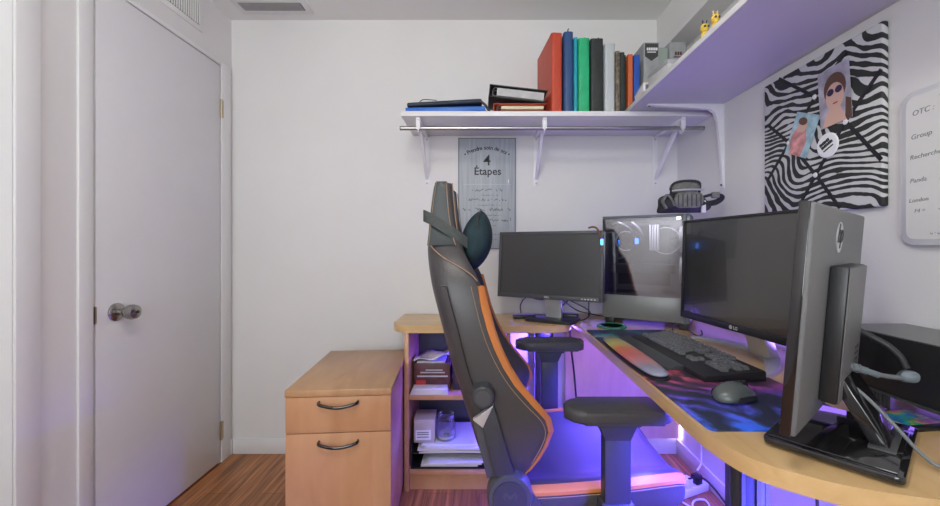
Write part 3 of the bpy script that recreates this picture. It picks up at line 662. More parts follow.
# filing cabinet
fc = thing('filing_cabinet', 'two drawer maple filing cabinet against the back wall', 'cabinet', (-.5135, 1.43, 0), math.radians(4.3))
cw = .1875
MB().b(-cw+.004, cw-.004, .02, .540, .03, .575, .001).build('body', 'cab', fc)
MB().b(-cw, cw, 0, .545, .575, .60, .003).build('top', 'cabtop', fc)
MB().b(-cw+.02, cw-.02, .04, .52, 0, .03).build('plinth', 'black', fc)
for z0, z1, hz in ((.446, .573, .549), (.035, .443, .408)):
    dr = MB().b(-cw+.003, cw-.003, 0.002, .0195, z0, z1, .0015).build('drawer', 'cab', fc)
    MB().tube(spline([(-.068, .003, hz+.006), (-.064, -.016, hz+.004), (-.03, -.024, hz-.003), (0, -.026, hz-.0055), (.03, -.024, hz-.003), (.064, -.016, hz+.004), (.068, .003, hz+.006)], 5), .005, 10, .006).build('handle', 'blackgloss', dr)
# ------------------------------------------------------------------ gaming chair (facing +X)
CY = 1.31
ch = thing('gaming_chair', 'black and orange gaming chair pushed up to the desk', 'chair', (.28, CY, 0))
OX, OY = .28, CY
sec = [(.455, .03, .10, .20), (.497, .0, .125, .235), (.535, -.013, .150, .247), (.575, -.027, .172, .25), (.615, -.038, .188, .25), (.65, -.05, .180, .25), (.69, -.062, .146, .25), (.74, -.078, .104, .25), (.79, -.094, .072, .25), (.84, -.107, .048, .25), (.89, -.119, .030, .25), (.95, -.136, .014, .247), (1.005, -.150, .0, .24), (1.045, -.157, -.022, .228), (1.08, -.163, -.042, .208), (1.115, -.167, -.058, .178), (1.15, -.167, -.070, .150), (1.20, -.164, -.080, .132), (1.255, -.158, -.086, .124), (1.285, -.154, -.088, .119), (1.300, -.152, -.089, .117), (1.306, -.149, -.092, .112)]
def section(z, xb, xt, wv):
    thick = .085; dpt = xt-xb; xi = min(xb+thick, xt-.005) if dpt > .06 else xb+dpt*.8
    half = [(xb, 0), (xb, wv*.55), (xb+.01, wv*.86), (xb+.035 if dpt > .09 else xb+dpt*.4, wv), (xb+dpt*.62, wv), (xt-.008, wv-.002), (xt, wv-.012), (xt, wv-.032), (xt-.012, wv-.046), (xi+(xt-xi)*.35, wv-.072 if wv > .16 else wv*.62), (xi, wv*.48), (xi-.004, 0)]
    pts = [(x, y, z) for x, y in half] + [(x, -y, z) for x, y in half[-2:0:-1]]
    return [(x-OX, y, zz) for x, y, zz in pts]
mb = MB(); rings = [section(*s_) for s_ in sec]
i0 = next(i for i, s_ in enumerate(sec) if s_[0] > 1.06)
mb.loft(rings)
bk = mb.build('backrest', 'leather', ch, subsurf=1)
for sgn in (-1, 1):                                                     # orange strips down the wing edges, one each side
    mb = MB(); rr_ = []
    for z, xb, xt, wv in sec:
        if z > 1.03 or z < .46: continue
        f_ = max(.16, min(1, (z-.56)/.16)) if z < .72 else 1.0
        f_ *= max(.15, min(1, (1.05-z)/.10))
        y = sgn*(wv-.018); hwid = .0105*f_+.002
        q = .0075
        rr_.append([(xt-.010-OX, y-sgn*hwid*1.18, z), (xt+.001-OX, y-sgn*hwid*.9, z), (xt+.006-OX, y, z), (xt+.001-OX, y+sgn*hwid*.98, z), (xt-.012*f_-.004-OX, y+sgn*(hwid*.6+.0125), z), (xt-.02-OX, y, z)])
    mb.loft(rr_); mb.build('edge_trim', 'orange', bk)
    mb = MB()                                                           # stitched seams on the side
    p_ = [(xt-OX-.018-.012*max(0, min(1, (z-.6)/.1)), sgn*(wv+.0012), z) for z, xb, xt, wv in sec if .5 < z < 1.01]
    mb.tube(spline(p_, 3), .0011, 6); 
    mb.build('seam', 'stitch', bk)
    mb = MB(); p_ = [(xb+.055-OX, sgn*(wv+.0005), z) for z, xb, xt, wv in sec if .55 < z < 1.01]
    mb.tube(spline(p_, 3), .0016, 6); mb.tube([(p_[-1][0], p_[-1][1], p_[-1][2]), (p_[-1][0]-.018, p_[-1][1], p_[-1][2]+.002)], .0016, 6); mb.build('pocket_seam', 'black', bk)
    mb = MB(); p_ = [(-.035-OX, sgn*.236, 1.03), (-.075-OX, sgn*.212, 1.088), (-.120-OX, sgn*.168, 1.135), (-.146-OX, sgn*.142, 1.17)]
    p2 = [(-.088-OX, sgn*.121, 1.30), (-.083-OX, sgn*.130, 1.25), (-.078-OX, sgn*.137, 1.20), (-.072-OX, sgn*.148, 1.155)]
    mb.tube(spline(p2, 5), .0016, 6); mb.build('piping', 'stitch', bk)
    # hinge assembly
    k = 1.045/400; S = sgn*.2505
    P = lambda x, y: ((x-482)*k-OX, 1.113-(y-246)*k)
    mb = MB(); mb.prism([P(493.6, 405), P(514, 474), P(495, 477), P(483, 428)], 'y', S, S+sgn*.016, .003, 2); mb.build('bracket_cover', 'nylon', bk)
    mb = MB(); mb.prism([P(473, 420), P(493.6, 405), P(483, 428)], 'y', S-sgn*.002, S+sgn*.017, .002, 2); mb.build('bracket_tip', 'silver', bk)
    mb = MB(); mb.prism([P(473, 420), P(483, 428), P(495, 477), P(487, 480)], 'y', S-sgn*.002, S+sgn*.010, .002, 2); mb.build('bracket_edge', 'darkgray', bk)
    kb_ = MB(); kx_, kz_ = P(483, 395)
    kb_.lathe([(.001, S), (.032, S), (.032, S+sgn*.008), (.029, S+sgn*.012), (.029, S+sgn*.034), (.025, S+sgn*.038), (.001, S+sgn*.038)], (kx_, 0, kz_), 'y', 28); ko_ = kb_.build('recline_knob', 'nylon', bk)
    MB().lathe([(.001, S+sgn*.038), (.021, S+sgn*.038), (.020, S+sgn*.0395), (.001, S+sgn*.0395)], (kx_, 0, kz_), 'y', 24).build('knob_cap', 'darkgray', ko_)
    hx_, hz_ = P(510, 497)
    hb = MB(); hb.lathe([(.001, S-sgn*.02), (.060, S-sgn*.02), (.060, S+sgn*.014), (.055, S+sgn*.022), (.001, S+sgn*.022)], (hx_, 0, hz_), 'y', 32)
    hb.prism([(hx_+.03, hz_-.05), (hx_+.05, hz_+.02), (hx_+.09, hz_-.035), (hx_+.10, hz_-.055)], 'y', S-sgn*.02, S+sgn*.008)
    ho_ = hb.build('hinge_cover', 'darkgray', bk)
    MB().lathe([(.001, S+sgn*.022), (.045, S+sgn*.022), (.044, S+sgn*.025), (.001, S+sgn*.025)], (hx_, 0, hz_), 'y', 32).build('hinge_cap', 'nylon', ho_)
    mb = MB(); y_ = S+sgn*.0255
    mk = [(-.020, .008), (-.012, .020), (0, .008), (.012, .020), (.020, .008), (.013, -.006), (.012, .010), (0, -.002), (-.012, .010), (-.013, -.006)]
    mb.prism([(hx_+a, hz_+b_) for a, b_ in mk], 'y', S+sgn*.0248, y_); mb.build('emblem', 'darkgray', ho_)
    yy = lambda x, z: -1
    import bisect
    def wid(z):
        for a_, b_ in zip(sec, sec[1:]):
            if a_[0] <= z <= b_[0]: return a_[3]+(b_[3]-a_[3])*(z-a_[0])/(b_[0]-a_[0])
    ss = spline([(-.152, 0, 1.125), (-.135, 0, 1.103), (-.102, 0, 1.078), (-.060, 0, 1.055), (-.030, 0, 1.036), (-.012, 0, 1.018)], 5)
    MB().tube([(p.x-OX, sgn*(wid(p.z)+.0005), p.z) for p in ss], .0018, 6).build('shoulder_seam', 'stitch', bk)
# headrest face panel
mb = MB(); q_ = []
for z, xb, xt, wv in sec:
    if z < 1.10: continue
    q_.append([(xb+.012-OX, -wv-.0015, z), (xb+.020-OX, -wv-.004, z), (xt-.020-OX, -wv-.004, z), (xt-.013-OX, -wv-.0015, z), (xt-.02-OX, -wv+.006, z), (xb+.02-OX, -wv+.006, z)])
mb.loft(q_); hp_ = mb.build('headrest_side_panel', 'leather_top', bk)
for dx0, dx1 in ((.016, None), (None, -.0165)):
    pts = [((xb+dx0 if dx0 else xt+dx1)-OX, -wv-.0042, z) for z, xb, xt, wv in sec if z >= 1.11]
    MB().tube(spline(pts, 3), .0013, 6).build('stitching', 'stitch', hp_)
# neck pillow, strapped round the headrest
np_ = thing('neck_pillow', 'dark teal velour neck pillow strapped to the gaming chair headrest', 'pillow', (-.045, CY, 1.130))
rings = []
L_ = 11
for j in range(L_):
    a = PI*j/(L_-1); yy = -.155*math.cos(a); s_ = max(.08, math.sin(a)**.5)
    rings.append([(.052*s_*math.cos(t)*(.55+.45*abs(math.cos(t))), yy, .100*s_*math.sin(t)) for t in [2*PI*k/18 for k in range(18)]])
mb = MB(); mb.loft(rings); pl = mb.build('cushion', 'velour', np_, rot=(0, math.radians(10), 0), loc=(.028, 0, 0), subsurf=1)
mb = MB(); mb.tube([(0, -.157*math.cos(PI*j/14), 0) if 0 else (-.004+.001*j*0, -.150*math.cos(a), .101*max(.08, math.sin(a)**.5)) for a in [PI*j/14 for j in range(15)]], .003, 6); mb.build('piping', 'black', pl)
mb = MB(); zz = .028
path = [(.018, -.128, -.020), (-.02, -.158, .008), (-.06, -.160, .035), (-.10, -.152, .060), (-.122, -.136, .071), (-.130, -.10, .074), (-.130, 0, .074), (-.130, .10, .074), (-.122, .136, .071), (-.10, .152, .060), (-.06, .160, .035), (-.02, .158, .008), (.018, .128, -.020)]
sp = spline(path, 5)
rings = [[p+Vector((0, 0, .017)), p+Vector((0, 0, -.017)), p+Vector((0, 0, -.017))+(Vector((-.045-OX*0, 0, 0))*0+Vector((p.x+.06, p.y, 0)).normalized()*.003), p+Vector((0, 0, .017))+Vector((p.x+.06, p.y, 0)).normalized()*.003] for p in sp]
mb.loft(rings); mb.build('strap', 'strap', np_)
# seat
seat_prof = []
mb = MB(); rings = []
for x, wv, zt, zb_ in ((.02, .20, .445, .38), (.04, .24, .460, .37), (.12, .25, .468, .365), (.25, .255, .478, .365), (.38, .255, .488, .37), (.47, .25, .50, .375), (.53, .235, .497, .38), (.56, .215, .482, .395), (.572, .19, .46, .41)):
    zc = zt-.022
    half = [(0, zc), (wv*.45, zc), (wv*.66, zc+.003), (wv*.82, zt), (wv*.94, zt-.004), (wv, zt-.03), (wv, zb_+.03), (wv*.92, zb_), (wv*.5, zb_-.004), (0, zb_-.004)]
    rings.append([(x-OX, y, z) for y, z in half]+[(x-OX, -y, z) for y, z in half[-2:0:-1]])
mb.loft(rings); se = mb.build('seat', 'leather', ch, subsurf=1)
for sgn in (-1, 1):
    mb = MB(); pts = [(.10, .248, .463), (.2, .2535, .471), (.3, .2555, .480), (.40, .2545, .488), (.48, .248, .494), (.53, .236, .492), (.556, .218, .480)]
    rr_ = []
    for x, y, z in pts: rr_.append([(x-OX, sgn*(y-.018), z+.0035), (x-OX, sgn*(y-.009), z+.0025), (x-OX, sgn*(y+.0015), z-.007), (x-OX, sgn*(y+.002), z-.016), (x-OX, sgn*(y-.02), z-.012)])
    mb.loft(rr_); mb.build('edge_trim', 'orange', se)
    mb = MB(); mb.tube(spline([(x-OX, sgn*(y+.002), z-.021) for x, y, z in pts], 4), .0012, 6); mb.build('seam', 'stitch', se)
for sgn, px, pz, py in ((-1, .345, .705, 1.032), (1, .268, .738, 1.60)):
    ar = bpy.data.objects.new('armrest', None); C.objects.link(ar); ar.parent = ch; ar.location = (px-OX, py-OY, 0)
    mb = MB(); pl_ = rrect(-.133, .133, -.052, .052, .035, 6, (.03, .045, .045, .03)); mb.prism(pl_, 'z', pz-.034, pz, .012, 4); mb.build('pad', 'armpad', ar)
    mb = MB(); mb.b(-.055, .055, -.035, .035, pz-.046, pz-.034, .004); mb.prism([(-.05, pz-.046), (.05, pz-.046), (.032, pz-.085), (-.032, pz-.085)], 'y', -.022, .022, .003); mb.build('pad_mount', 'nylon', ar)
    mb = MB(); mb.b(-.034, .034, -.02, .02, .45, pz-.07, .006); o = mb.build('post', 'nylon', ar)
    mb = MB(); mb.b(-.042, .042, -.027, .027, .36, .46, .008); mb.build('sleeve', 'nylon', ar)
    mb = MB(); mb.b(-.03, .03, 0 if sgn < 0 else -.14, .14 if sgn < 0 else 0, .352, .372, .004); mb.build('support_arm', 'nylon', ar)
mb = MB(); mb.b(-.12, .14, -.16, .16, .335, .366, .008); mb.build('mechanism', 'black', ch)
mb = MB(); mb.lathe([(.001, .08), (.05, .08), (.045, .20), (.028, .21), (.028, .335), (.001, .335)], n=24); mb.build('gas_lift', 'black', ch)
for i in range(5):
    a = 2*PI*i/5+.3; ca, sa = math.cos(a), math.sin(a)
    mb = MB(); rings = []
    for t, wd, z0, z1 in ((.0, .035, .065, .125), (.12, .032, .068, .115), (.24, .026, .07, .10), (.30, .020, .072, .092)):
        rings.append([(ca*t-sa*y, sa*t+ca*y, z) for y, z in ((-wd, z0), (wd, z0), (wd*.7, z1), (-wd*.7, z1))])
    mb.loft(rings); lg = mb.build('base_leg', 'nylon', ch)
    mb = MB()
    for s_ in (-1, 1): mb.lathe([(.001, s_*.006), (.026, s_*.006), (.03, s_*.012), (.028, s_*.024), (.001, s_*.026)], (0, 0, .030), 'y', 20)
    mb.tube([(0, 0, .03), (0, 0, .075)], .006, 8); mb.build('caster', 'black', lg, loc=(ca*.285, sa*.285, 0), rot=(0, 0, a+1))
# ------------------------------------------------------------------ monitors (local X along the screen, -Y the screen side)
def panel(t, wd, hh_, z0, thick, bez, bezb, m_case, m_screen, tilt, back='black'):
    e = bpy.data.objects.new('display', None); C.objects.link(e); e.parent = t; e.location = (0, 0, z0); e.rotation_euler = (tilt, 0, 0)
    MB().b(-wd/2, wd/2, 0, thick, 0, hh_, .004, 3).build('casing', back, e)
    mb = MB()
    for x0, x1, z0_, z1 in ((-wd/2, -wd/2+bez, 0, hh_), (wd/2-bez, wd/2, 0, hh_), (-wd/2+bez, wd/2-bez, 0, bezb), (-wd/2+bez, wd/2-bez, hh_-bez, hh_)): mb.b(x0, x1, -.006, .001, z0_, z1, .0015)
    mb.build('bezel', m_case, e)
    MB().b(-wd/2+bez, wd/2-bez, -.0015, .0005, bezb, hh_-bez).build('screen', m_screen, e)
    return e
# 1. the left monitor on the return
m1 = thing('computer_monitor', 'gray framed monitor on silver stand at the left, before the back wall', 'monitor', (.302, 1.862, DZ), math.radians(-27.6))
e = panel(m1, .505, .318, .112, .045, .014, .020, 'darkgray', 'screen', math.radians(-5), 'darkgray')
mb = MB(); text_mb(mb, 'DELL', .011, fr((0, -.0063, .006), (1, 0, 0), (0, 0, 1)), .0005); mb.build('logo', 'silver', e)
for k in range(5): MB().b(.16+k*.014, .168+k*.014, -.0068, -.0055, .008, .012).build('button', 'silver', e)
MB().b(-.09, .09, .045, .065, .06, .24, .01).build('rear_housing', 'darkgray', e)
mb = MB(); mb.prism([(.10, .012), (.125, .012), (.085, .22), (.065, .22)], 'x', -.04, .04, .004); mb.build('stand_neck', 'silver', m1)
MB().prism(rrect(-.12, .12, .0, .17, .03), 'z', .0, .012, .003).build('stand_base', 'black', m1)
# 2. the middle monitor
m2 = thing('computer_monitor', 'slim black monitor facing the chair between tower and rear-facing monitor', 'monitor', (.788, 1.243, DZ), math.radians(-83.1))
e = panel(m2, .545, .362, .094, .03, .009, .024, 'black', 'screen2', math.radians(-2), 'black')
mb = MB(); text_mb(mb, 'LG', .014, fr((.006, -.0063, .006), (1, 0, 0), (0, 0, 1)), .0005); mb.build('logo', 'silver', e)
MB().lathe([(.0005, -.0068), (.0065, -.0066), (.0065, -.0055)], (-.014, 0, .011), 'y', 16).build('logo_disc', 'silver', e)
MB().b(-.10, .10, .03, .05, .05, .22, .008).build('rear_housing', 'black', e)
mb = MB(); mb.prism([(.098, .012), (.135, .012), (.064, .20), (.042, .20)], 'x', -.06, .02, .004); mb.build('stand_neck', 'silver', m2)
mb = MB()
arc = spline([(-.303, .079, 0), (-.202, .137, 0), (-.110, .159, 0), (-.021, .135, 0), (.053, .079, 0), (.116, .018, 0), (.156, -.041, 0)], 4)
arc = [(p.x, p.y) for p in arc]
rings = []
for i, (x, y) in enumerate(arc):
    wv = .018+.012*math.sin(PI*i/24)
    rings.append([(x, y-wv, 0), (x, y-wv, .008), (x, y-wv+.004, .012), (x, y+wv-.004, .012), (x, y+wv, .008), (x, y+wv, 0)])
mb.loft(rings); mb.build('stand_foot', 'silver', m2)
# 3. the near monitor seen from behind
th = math.radians(219.7); dv = Vector((-math.cos(th), -math.sin(th))); nv = Vector((.64, -.77))
c3 = Vector((.50, .605)) + dv*.232
m3 = thing('computer_monitor', 'black monitor turned away showing its gray textured back, nearest the camera', 'monitor', (c3.x, c3.y, DZ+.0045), th)
e = panel(m3, .464, .366, .058, .015, .012, .02, 'blackgloss', 'screen2', math.radians(-4), 'backgray')
e.location = (0, -.036, .058)
MB().b(-.2325, .2325, -.007, .010, -.001, .367, .003).build('gloss_frame', 'blackgloss', e) if 0 else None
mb = MB()
for x in (-.2335, .2305): mb.b(x, x+.003, -.006, .009, -.001, .367, .001)
mb.b(-.2335, .2335, -.006, .009, -.002, .001, .0005); mb.b(-.2335, .2335, -.006, .009, .366, .368, .0005); mb.build('gloss_frame', 'blackgloss', e)
MB().b(-.085, .095, .015, .041, .025, .265, .004).build('rear_housing', 'black', e)
MB().b(-.083, .093, .041, .0425, .027, .263, .0005).build('rear_plate', 'backgray', e)
mb = MB(); mb.b(-.08, .04, .0425, .0431, .05, .06); [mb.b(-.06, -.03, .0425, .0431, .07+k*.012, .074+k*.012) for k in range(4)]; mb.build('port_slots', 'gap', e)
lg = MB().lathe([(.0005, .015), (.028, .015), (.028, .0162), (.0005, .0162)], (.035, 0, .315), 'y', 32).build('logo_disc', 'silver', e)
mb = MB(); text_mb(mb, 'hp', .046, fr((.035, .0166, .307), (-1, 0, 0), (0, 0, 1)), .0014, shear=.3); mb.build('logo_lettering', 'gap', lg)
mb = MB(); mb.prism(rrect(-.115, .150, -.088, .092, .012, 4), 'z', 0, .012, .003); mb.b(-.106, .141, -.080, .083, .012, .015, .002); mb.build('stand_base', 'blackgloss', m3)
mb = MB(); mb.prism([(-.012, .12), (.010, .12), (.070, .015), (.045, .015)], 'x', -.06, .06, .003); mb.build('stand_neck', 'blackgloss', m3)
mb = MB(); mb.b(-.072, .072, .042, .076, .0152, .019, .001); mb.build('neck_collar', 'darkgray', m3)
MB().b(.0, .075, -.02, .02, .0152, .03, .002).build('base_insert', 'redlabel', m3) if 0 else None
# ------------------------------------------------------------------ PC tower
pt = thing('computer_tower', 'gray computer tower with tinted glass side in the corner', 'computer', (.565, 1.876, DZ), math.radians(-31))
PL, PD, Z0, Z1 = .366, .215, .03, .498
MB().b(0, PL, .004, PD, Z0, .140, .002).build('power_shroud', 'midgray', pt)
mb = MB(); mb.b(0, PL, .0, PD, Z1-.012, Z1, .003); mb.build('top_panel', 'bluegray', pt)
MB().b(PL-.014, PL, .0, PD, .14, Z1-.012, .002).build('front_panel', 'midgray', pt)
MB().b(PL-.030, PL-.0145, -.0015, .010, .03, Z1-.001, .002).build('corner_strip', 'bluegray', pt)
MB().b(0, .010, .0, PD, .14, Z1-.012, .002).build('rear_panel', 'darkgray', pt)
MB().b(.010, PL-.014, PD-.012, PD, .14, Z1-.012).build('motherboard_tray', 'midgray', pt)
MB().b(.03, .27, PD-.022, PD-.012, .17, .46).build('motherboard', 'pcboard', pt)
MB().b(.02, .30, .05, PD-.025, .235, .275, .004).build('graphics_card', 'darkgray', pt)
MB().b(0, PL, -.001, .004, Z0, .135, .001).build('lower_side', 'midgray', pt)
def fan(x, y, z, ax, r_=.055):
    mb = MB(); n_ = 28
    mb.lathe([(r_, -.012), (r_+.004, -.012), (r_+.004, .012), (r_, .012), (r_, -.012)], (x, y, z), ax, n_, False); o = mb.build('fan_ring', 'white', pt)
    mb = MB(); mb.lathe([(.001, -.01), (.016, -.01), (.016, .01), (.001, .01)], (x, y, z), ax, 16); mb.build('fan_hub', 'fanblade', o)
    for k in range(7):
        a = 2*PI*k/7; q = [(.015, 0), (r_-.003, .008), (r_-.003, .022), (.015, .012)]
        pts = [(math.cos(a)*u-math.sin(a)*v_, math.sin(a)*u+math.cos(a)*v_) for u, v_ in q]
        if ax == 'y': mb = MB(); mb.prism([(x+u, z+v_) for u, v_ in pts], 'y', y-.002, y+.002)
        else: mb = MB(); mb.prism([(y+u, z+v_) for u, v_ in pts], 'x', x-.002, x+.002)
        mb.build('fan_blade', 'fanblade', o)
fan(.075, PD-.06, .385, 'y', .045); fan(PL-.035, PD/2, .25, 'x'); fan(PL-.035, PD/2, .39, 'x'); fan(.255, PD-.06, .385, 'y', .06)
mb = MB()
mb.tube(spline([(.03, .06, .46), (.06, .05, .47), (.11, .06, .44), (.13, .08, .38), (.10, .10, .33), (.05, .10, .30), (.03, .08, .33)], 6), .006, 8); mb.tube(spline([(.12, .05, .47), (.15, .05, .44), (.165, .06, .40), (.14, .08, .36)], 6), .008, 8); mb.build('cooling_hose', 'graycable', pt)
MB().b(.135, .15, .05, .06, .37, .395, .002).build('status_light', 'rgb', pt)
for k in range(4): MB().b(.19+k*.011, .196+k*.011, .10, .16, .34, .46, .001).build('memory_module', 'white', pt)
MB().b(PL-.055, PL-.040, .030, .040, Z1-.020, Z1-.0125, .002).build('case_lamp', 'lampglow', pt)
d_ = bpy.data.lights.new('case_lamp_light', 'AREA'); d_.shape = 'RECTANGLE'; d_.size = .25; d_.size_y = .02; d_.energy = .55; d_.color = (.85, .88, 1.0)
o_ = bpy.data.objects.new('case_lamp_light', d_); C.objects.link(o_); o_.parent = pt; o_.location = (.19, .03, Z1-.016); o_.rotation_euler = (math.radians(25), 0, 0)
gl = MB().b(.004, PL-.031, -.0005, .0035, .1365, Z1-.013).build('glass_panel', 'pcglass', pt)
for x, y in ((.03, .02), (.34, .02), (.03, PD-.03), (.34, PD-.03)): MB().b(x-.02, x+.02, y-.012, y+.012, 0, .03, .003).build('foot', 'black', pt)
# hair-tie of cable hanging at the tower corner
cb = thing('cable', 'dark brown cable hung over the right corner of the gray monitor', 'cable', (.5, 1.745, 1.18))
mb = MB(); mb.tube(spline([(-.035, .005, .012), (-.015, -.004, .016), (.0, -.012, .006), (.012, -.018, -.03), (.018, -.02, -.065), (.016, -.02, -.085)], 6), .0042, 8); mb.build('cord', 'copper', cb); MB().b(.0, .015, -.018, -.006, -.04, -.018, .002).bm.free()
MB().box((.016, -.0235, -.05), (.011, .008, .026), .002).build('status_light', 'rgb', cb)
# pouch on top of the tower
pc_ = thing('padded_pouch', 'black and gray padded pouch on top of the computer tower', 'bag', (.876, 1.715, 1.2515), math.radians(-12))
mb = MB(); rings = []
for j in range(9):
    a = j/8; x = -.115+.20*a; s_ = .35+.65*math.sin(PI*(.12+.78*a))**.6
    rings.append([(x+.012*math.sin(k), .062*s_*math.cos(2*PI*k/14), .046*s_+.002+.046*s_*math.sin(2*PI*k/14)) for k in range(14)])
mb.loft(rings); bo = mb.build('body', 'fabricblack', pc_, subsurf=1)
MB().prism(rrect(-.062, .045, .020, .082, .02), 'y', -.075, -.055, .006).build('front_pocket', 'fabricgray', bo)
for k in range(6): MB().b(-.052+k*.017, -.048+k*.017, -.0775, -.074, .024, .074, .001).build('rib', 'gap', bo)
MB().tube(spline([(-.07, -.055, .092), (-.02, -.072, .094), (.05, -.066, .093)], 5), .004, 8).build('zip', 'silver', bo)
mb = MB(); mb.prism(rrect(-.062, .048, .085, .138, .022), 'y', -.02, .03, .012, 3); mb.build('top_flap', 'fabricgray', bo)
MB().tube(spline([(-.062, 0, .088), (-.055, -.022, .128), (0, -.024, .138), (.045, -.022, .128), (.05, 0, .088)], 6), .005, 8).build('flap_binding', 'fabricblack', bo)
MB().tube(spline([(.05, -.03, .065), (.09, -.035, .075), (.128, -.02, .072), (.132, 0, .058), (.11, .005, .045), (.07, -.01, .04)], 6), .012, 8, .006).build('strap', 'fabricblack', bo)
MB().b(.085, .115, -.05, -.03, .06, .085, .004).build('buckle', 'fabricgray', bo)
MB().tube(spline([(-.09, -.045, .02), (-.105, -.05, .05), (-.085, -.055, .075), (-.06, -.06, .03)], 6), .01, 8, .005).build('strap', 'fabricgray', bo)
MB().b(.045, .062, -.05, -.035, .0, .05, .002).build('loop', 'paper', bo)
# ------------------------------------------------------------------ desk top items
dm = thing('desk_mat', 'large dark desk mat with colourful galaxy print', 'desk mat', (.442, 1.70, DZ))
MB().prism(rrect(0, .335, -.925, 0, .012, 4), 'z', 0, .004, .001).build('mat', 'galaxy', dm)
KZ = DZ+.0045
kb = thing('keyboard', 'black full size keyboard on the galaxy desk mat', 'keyboard', (.655, 1.283, KZ), math.radians(-88))
kl, kd = .475, .165       # local x along the keys (toward the camera), local -y the typist side
tl = .06
mb = MB(); mb.prism([(-kd/2, 0), (-kd/2, .012), (-kd/2+.006, .016), (kd/2-.004, .028), (kd/2, .024), (kd/2, 0)], 'x', -kl/2, kl/2, .002); mb.build('case', 'black', kb)
mb = MB(); mb.prism([(-kd/2-.048, 0), (-kd/2-.048, .004), (-kd/2-.02, .012), (-kd/2-.001, .014), (-kd/2-.001, 0)], 'x', -kl/2-.005, kl/2-.10, .0015); mb.build('palm_rest', 'palm', kb)
kproto = None
rows = [(.064, .030, [0, 2, 3, 4, 5, 6.5, 7.5, 8.5, 9.5, 11, 12, 13, 14, 15.3, 16.3, 17.3]), (.040, 0, [i for i in range(14)]+[15.3, 16.3, 17.3, 18.6, 19.6, 20.6, 21.6]), (.021, 0, [i+.4 for i in range(14)]+[15.3, 16.3, 17.3, 18.6, 19.6, 20.6, 21.6]), (.002, 0, [i+.6 for i in range(12)]+[18.6, 19.6, 20.6]), (-.017, 0, [i+.9 for i in range(12)]+[16.3, 18.6, 19.6, 20.6, 21.6]), (-.036, 0, [0.2, 1.4, 2.6, 9.4, 10.6, 11.8, 13, 15.3, 16.3, 17.3, 18.6, 20.6])]
ks = .0201; cnt = 0
for yy, _, cols in rows:
    for cx in cols:
        x = -kl/2+.016+cx*ks; z = .0165+(yy+.076)*.0775
        if kproto is None:
            mb = MB(); mb.loft([[(-.0085, -.0085, 0), (.0085, -.0085, 0), (.0085, .0085, 0), (-.0085, .0085, 0)], [(-.0085, -.0085, .003), (.0085, -.0085, .003), (.0085, .0085, .003), (-.0085, .0085, .003)], [(-.0064, -.0060, .009), (.0064, -.0060, .009), (.0064, .0070, .0095), (-.0064, .0070, .0095)]])
            kproto = mb.build('key', 'keycap', kb); o = kproto
        else:
            o = kproto.copy(); C.objects.link(o)
        o.location = (x, yy, z); cnt += 1
        if cnt >= 99: break
    if cnt >= 99: break
mb = MB(); mb.loft([[(-.055, -.0085, 0), (.055, -.0085, 0), (.055, .0085, 0), (-.055, .0085, 0)], [(-.052, -.006, .009), (.052, -.006, .009), (.052, .007, .0095), (-.052, .007, .0095)]]); mb.build('space_bar', 'keycap', kb, loc=(-kl/2+.016+6*ks, -.036, .0165+.04*.0775))
kc_ = thing('cable', 'black keyboard cable curling behind the keyboard', 'cable', (.78, 1.40, DZ))
MB().tube(spline([(-.035, .16, .014), (-.02, .19, .04), (.02, .21, .045), (.06, .18, .01), (.10, .20, .006), (.14, .28, .006)], 8), .0025, 8).build('cord', 'cable', kc_)
wr = thing('wrist_rest', 'padded nebula print wrist rest before the keyboard', 'wrist rest', (.478, 1.285, KZ))
rings = []
for j in range(13):
    a = PI*j/12; y = .225*math.cos(a); s_ = max(.12, math.sin(a)**.38)
    rings.append([(.040*s_*math.cos(t), y, max(0, .011+.0125*s_*math.sin(t))) for t in [2*PI*k/14 for k in range(14)]])
MB().loft(rings).build('pad', 'wrist', wr, subsurf=1)
MB().prism([(.044*math.copysign(abs(math.cos(t))**.6, math.cos(t)), .232*math.copysign(abs(math.sin(t))**.75, math.sin(t))) for t in [2*PI*k/40 for k in range(40)]], 'z', 0, .0035, .001).build('base', 'black', wr)
ms = thing('computer_mouse', 'gray computer mouse on the galaxy desk mat', 'mouse', (.583, .925, KZ), math.radians(-66))
rings = []
for j in range(11):
    a = j/10; y = -.058+.116*a; wv = .033*(1-abs(2*a-1)**3.2)**.5+.002; hgt = .040*(math.sin(PI*(a*.86+.10))**.75)+.001
    rings.append([(wv*math.cos(t)*1.0, y, .002+hgt*max(0, math.sin(t))**.8) for t in [PI*k/10 for k in range(11)]])
MB().loft(rings).build('shell', 'mouse', ms, subsurf=1)
MB().box((0, -.038, .033), (.0022, .045, .01), .001, rot=Matrix.Rotation(.35, 3, 'X')).build('button_split', 'gap', ms) if 0 else None
mb = MB(); mb.tube(spline([(.0, .0, .0425), (0, .025, .0395), (0, .045, .028), (0, .056, .012)], 5), .0013, 6); mb.build('button_seam', 'gap', ms)
MB().lathe([(.001, -.004), (.010, -.004), (.010, .004), (.001, .004)], (0, .034, .030), 'x', 16).build('scroll_wheel', 'black', ms)
for s_ in (-1, 1): MB().loft([[(s_*.0325, y, z0) for y, z0 in ((-.035, .006), (.03, .006), (.028, .016), (-.03, .020))], [(s_*.0335, y, z0) for y, z0 in ((-.035, .006), (.03, .006), (.028, .016), (-.03, .020))]]).build('side_grip', 'mouse2', ms)
co = thing('coaster', 'round teal green coaster on the desk before the tower', 'coaster', (.575, 1.775, DZ))
MB().lathe([(.001, 0), (.062, 0), (.064, .004), (.060, .009), (.001, .007)], n=36).build('pad', 'tealglass', co)
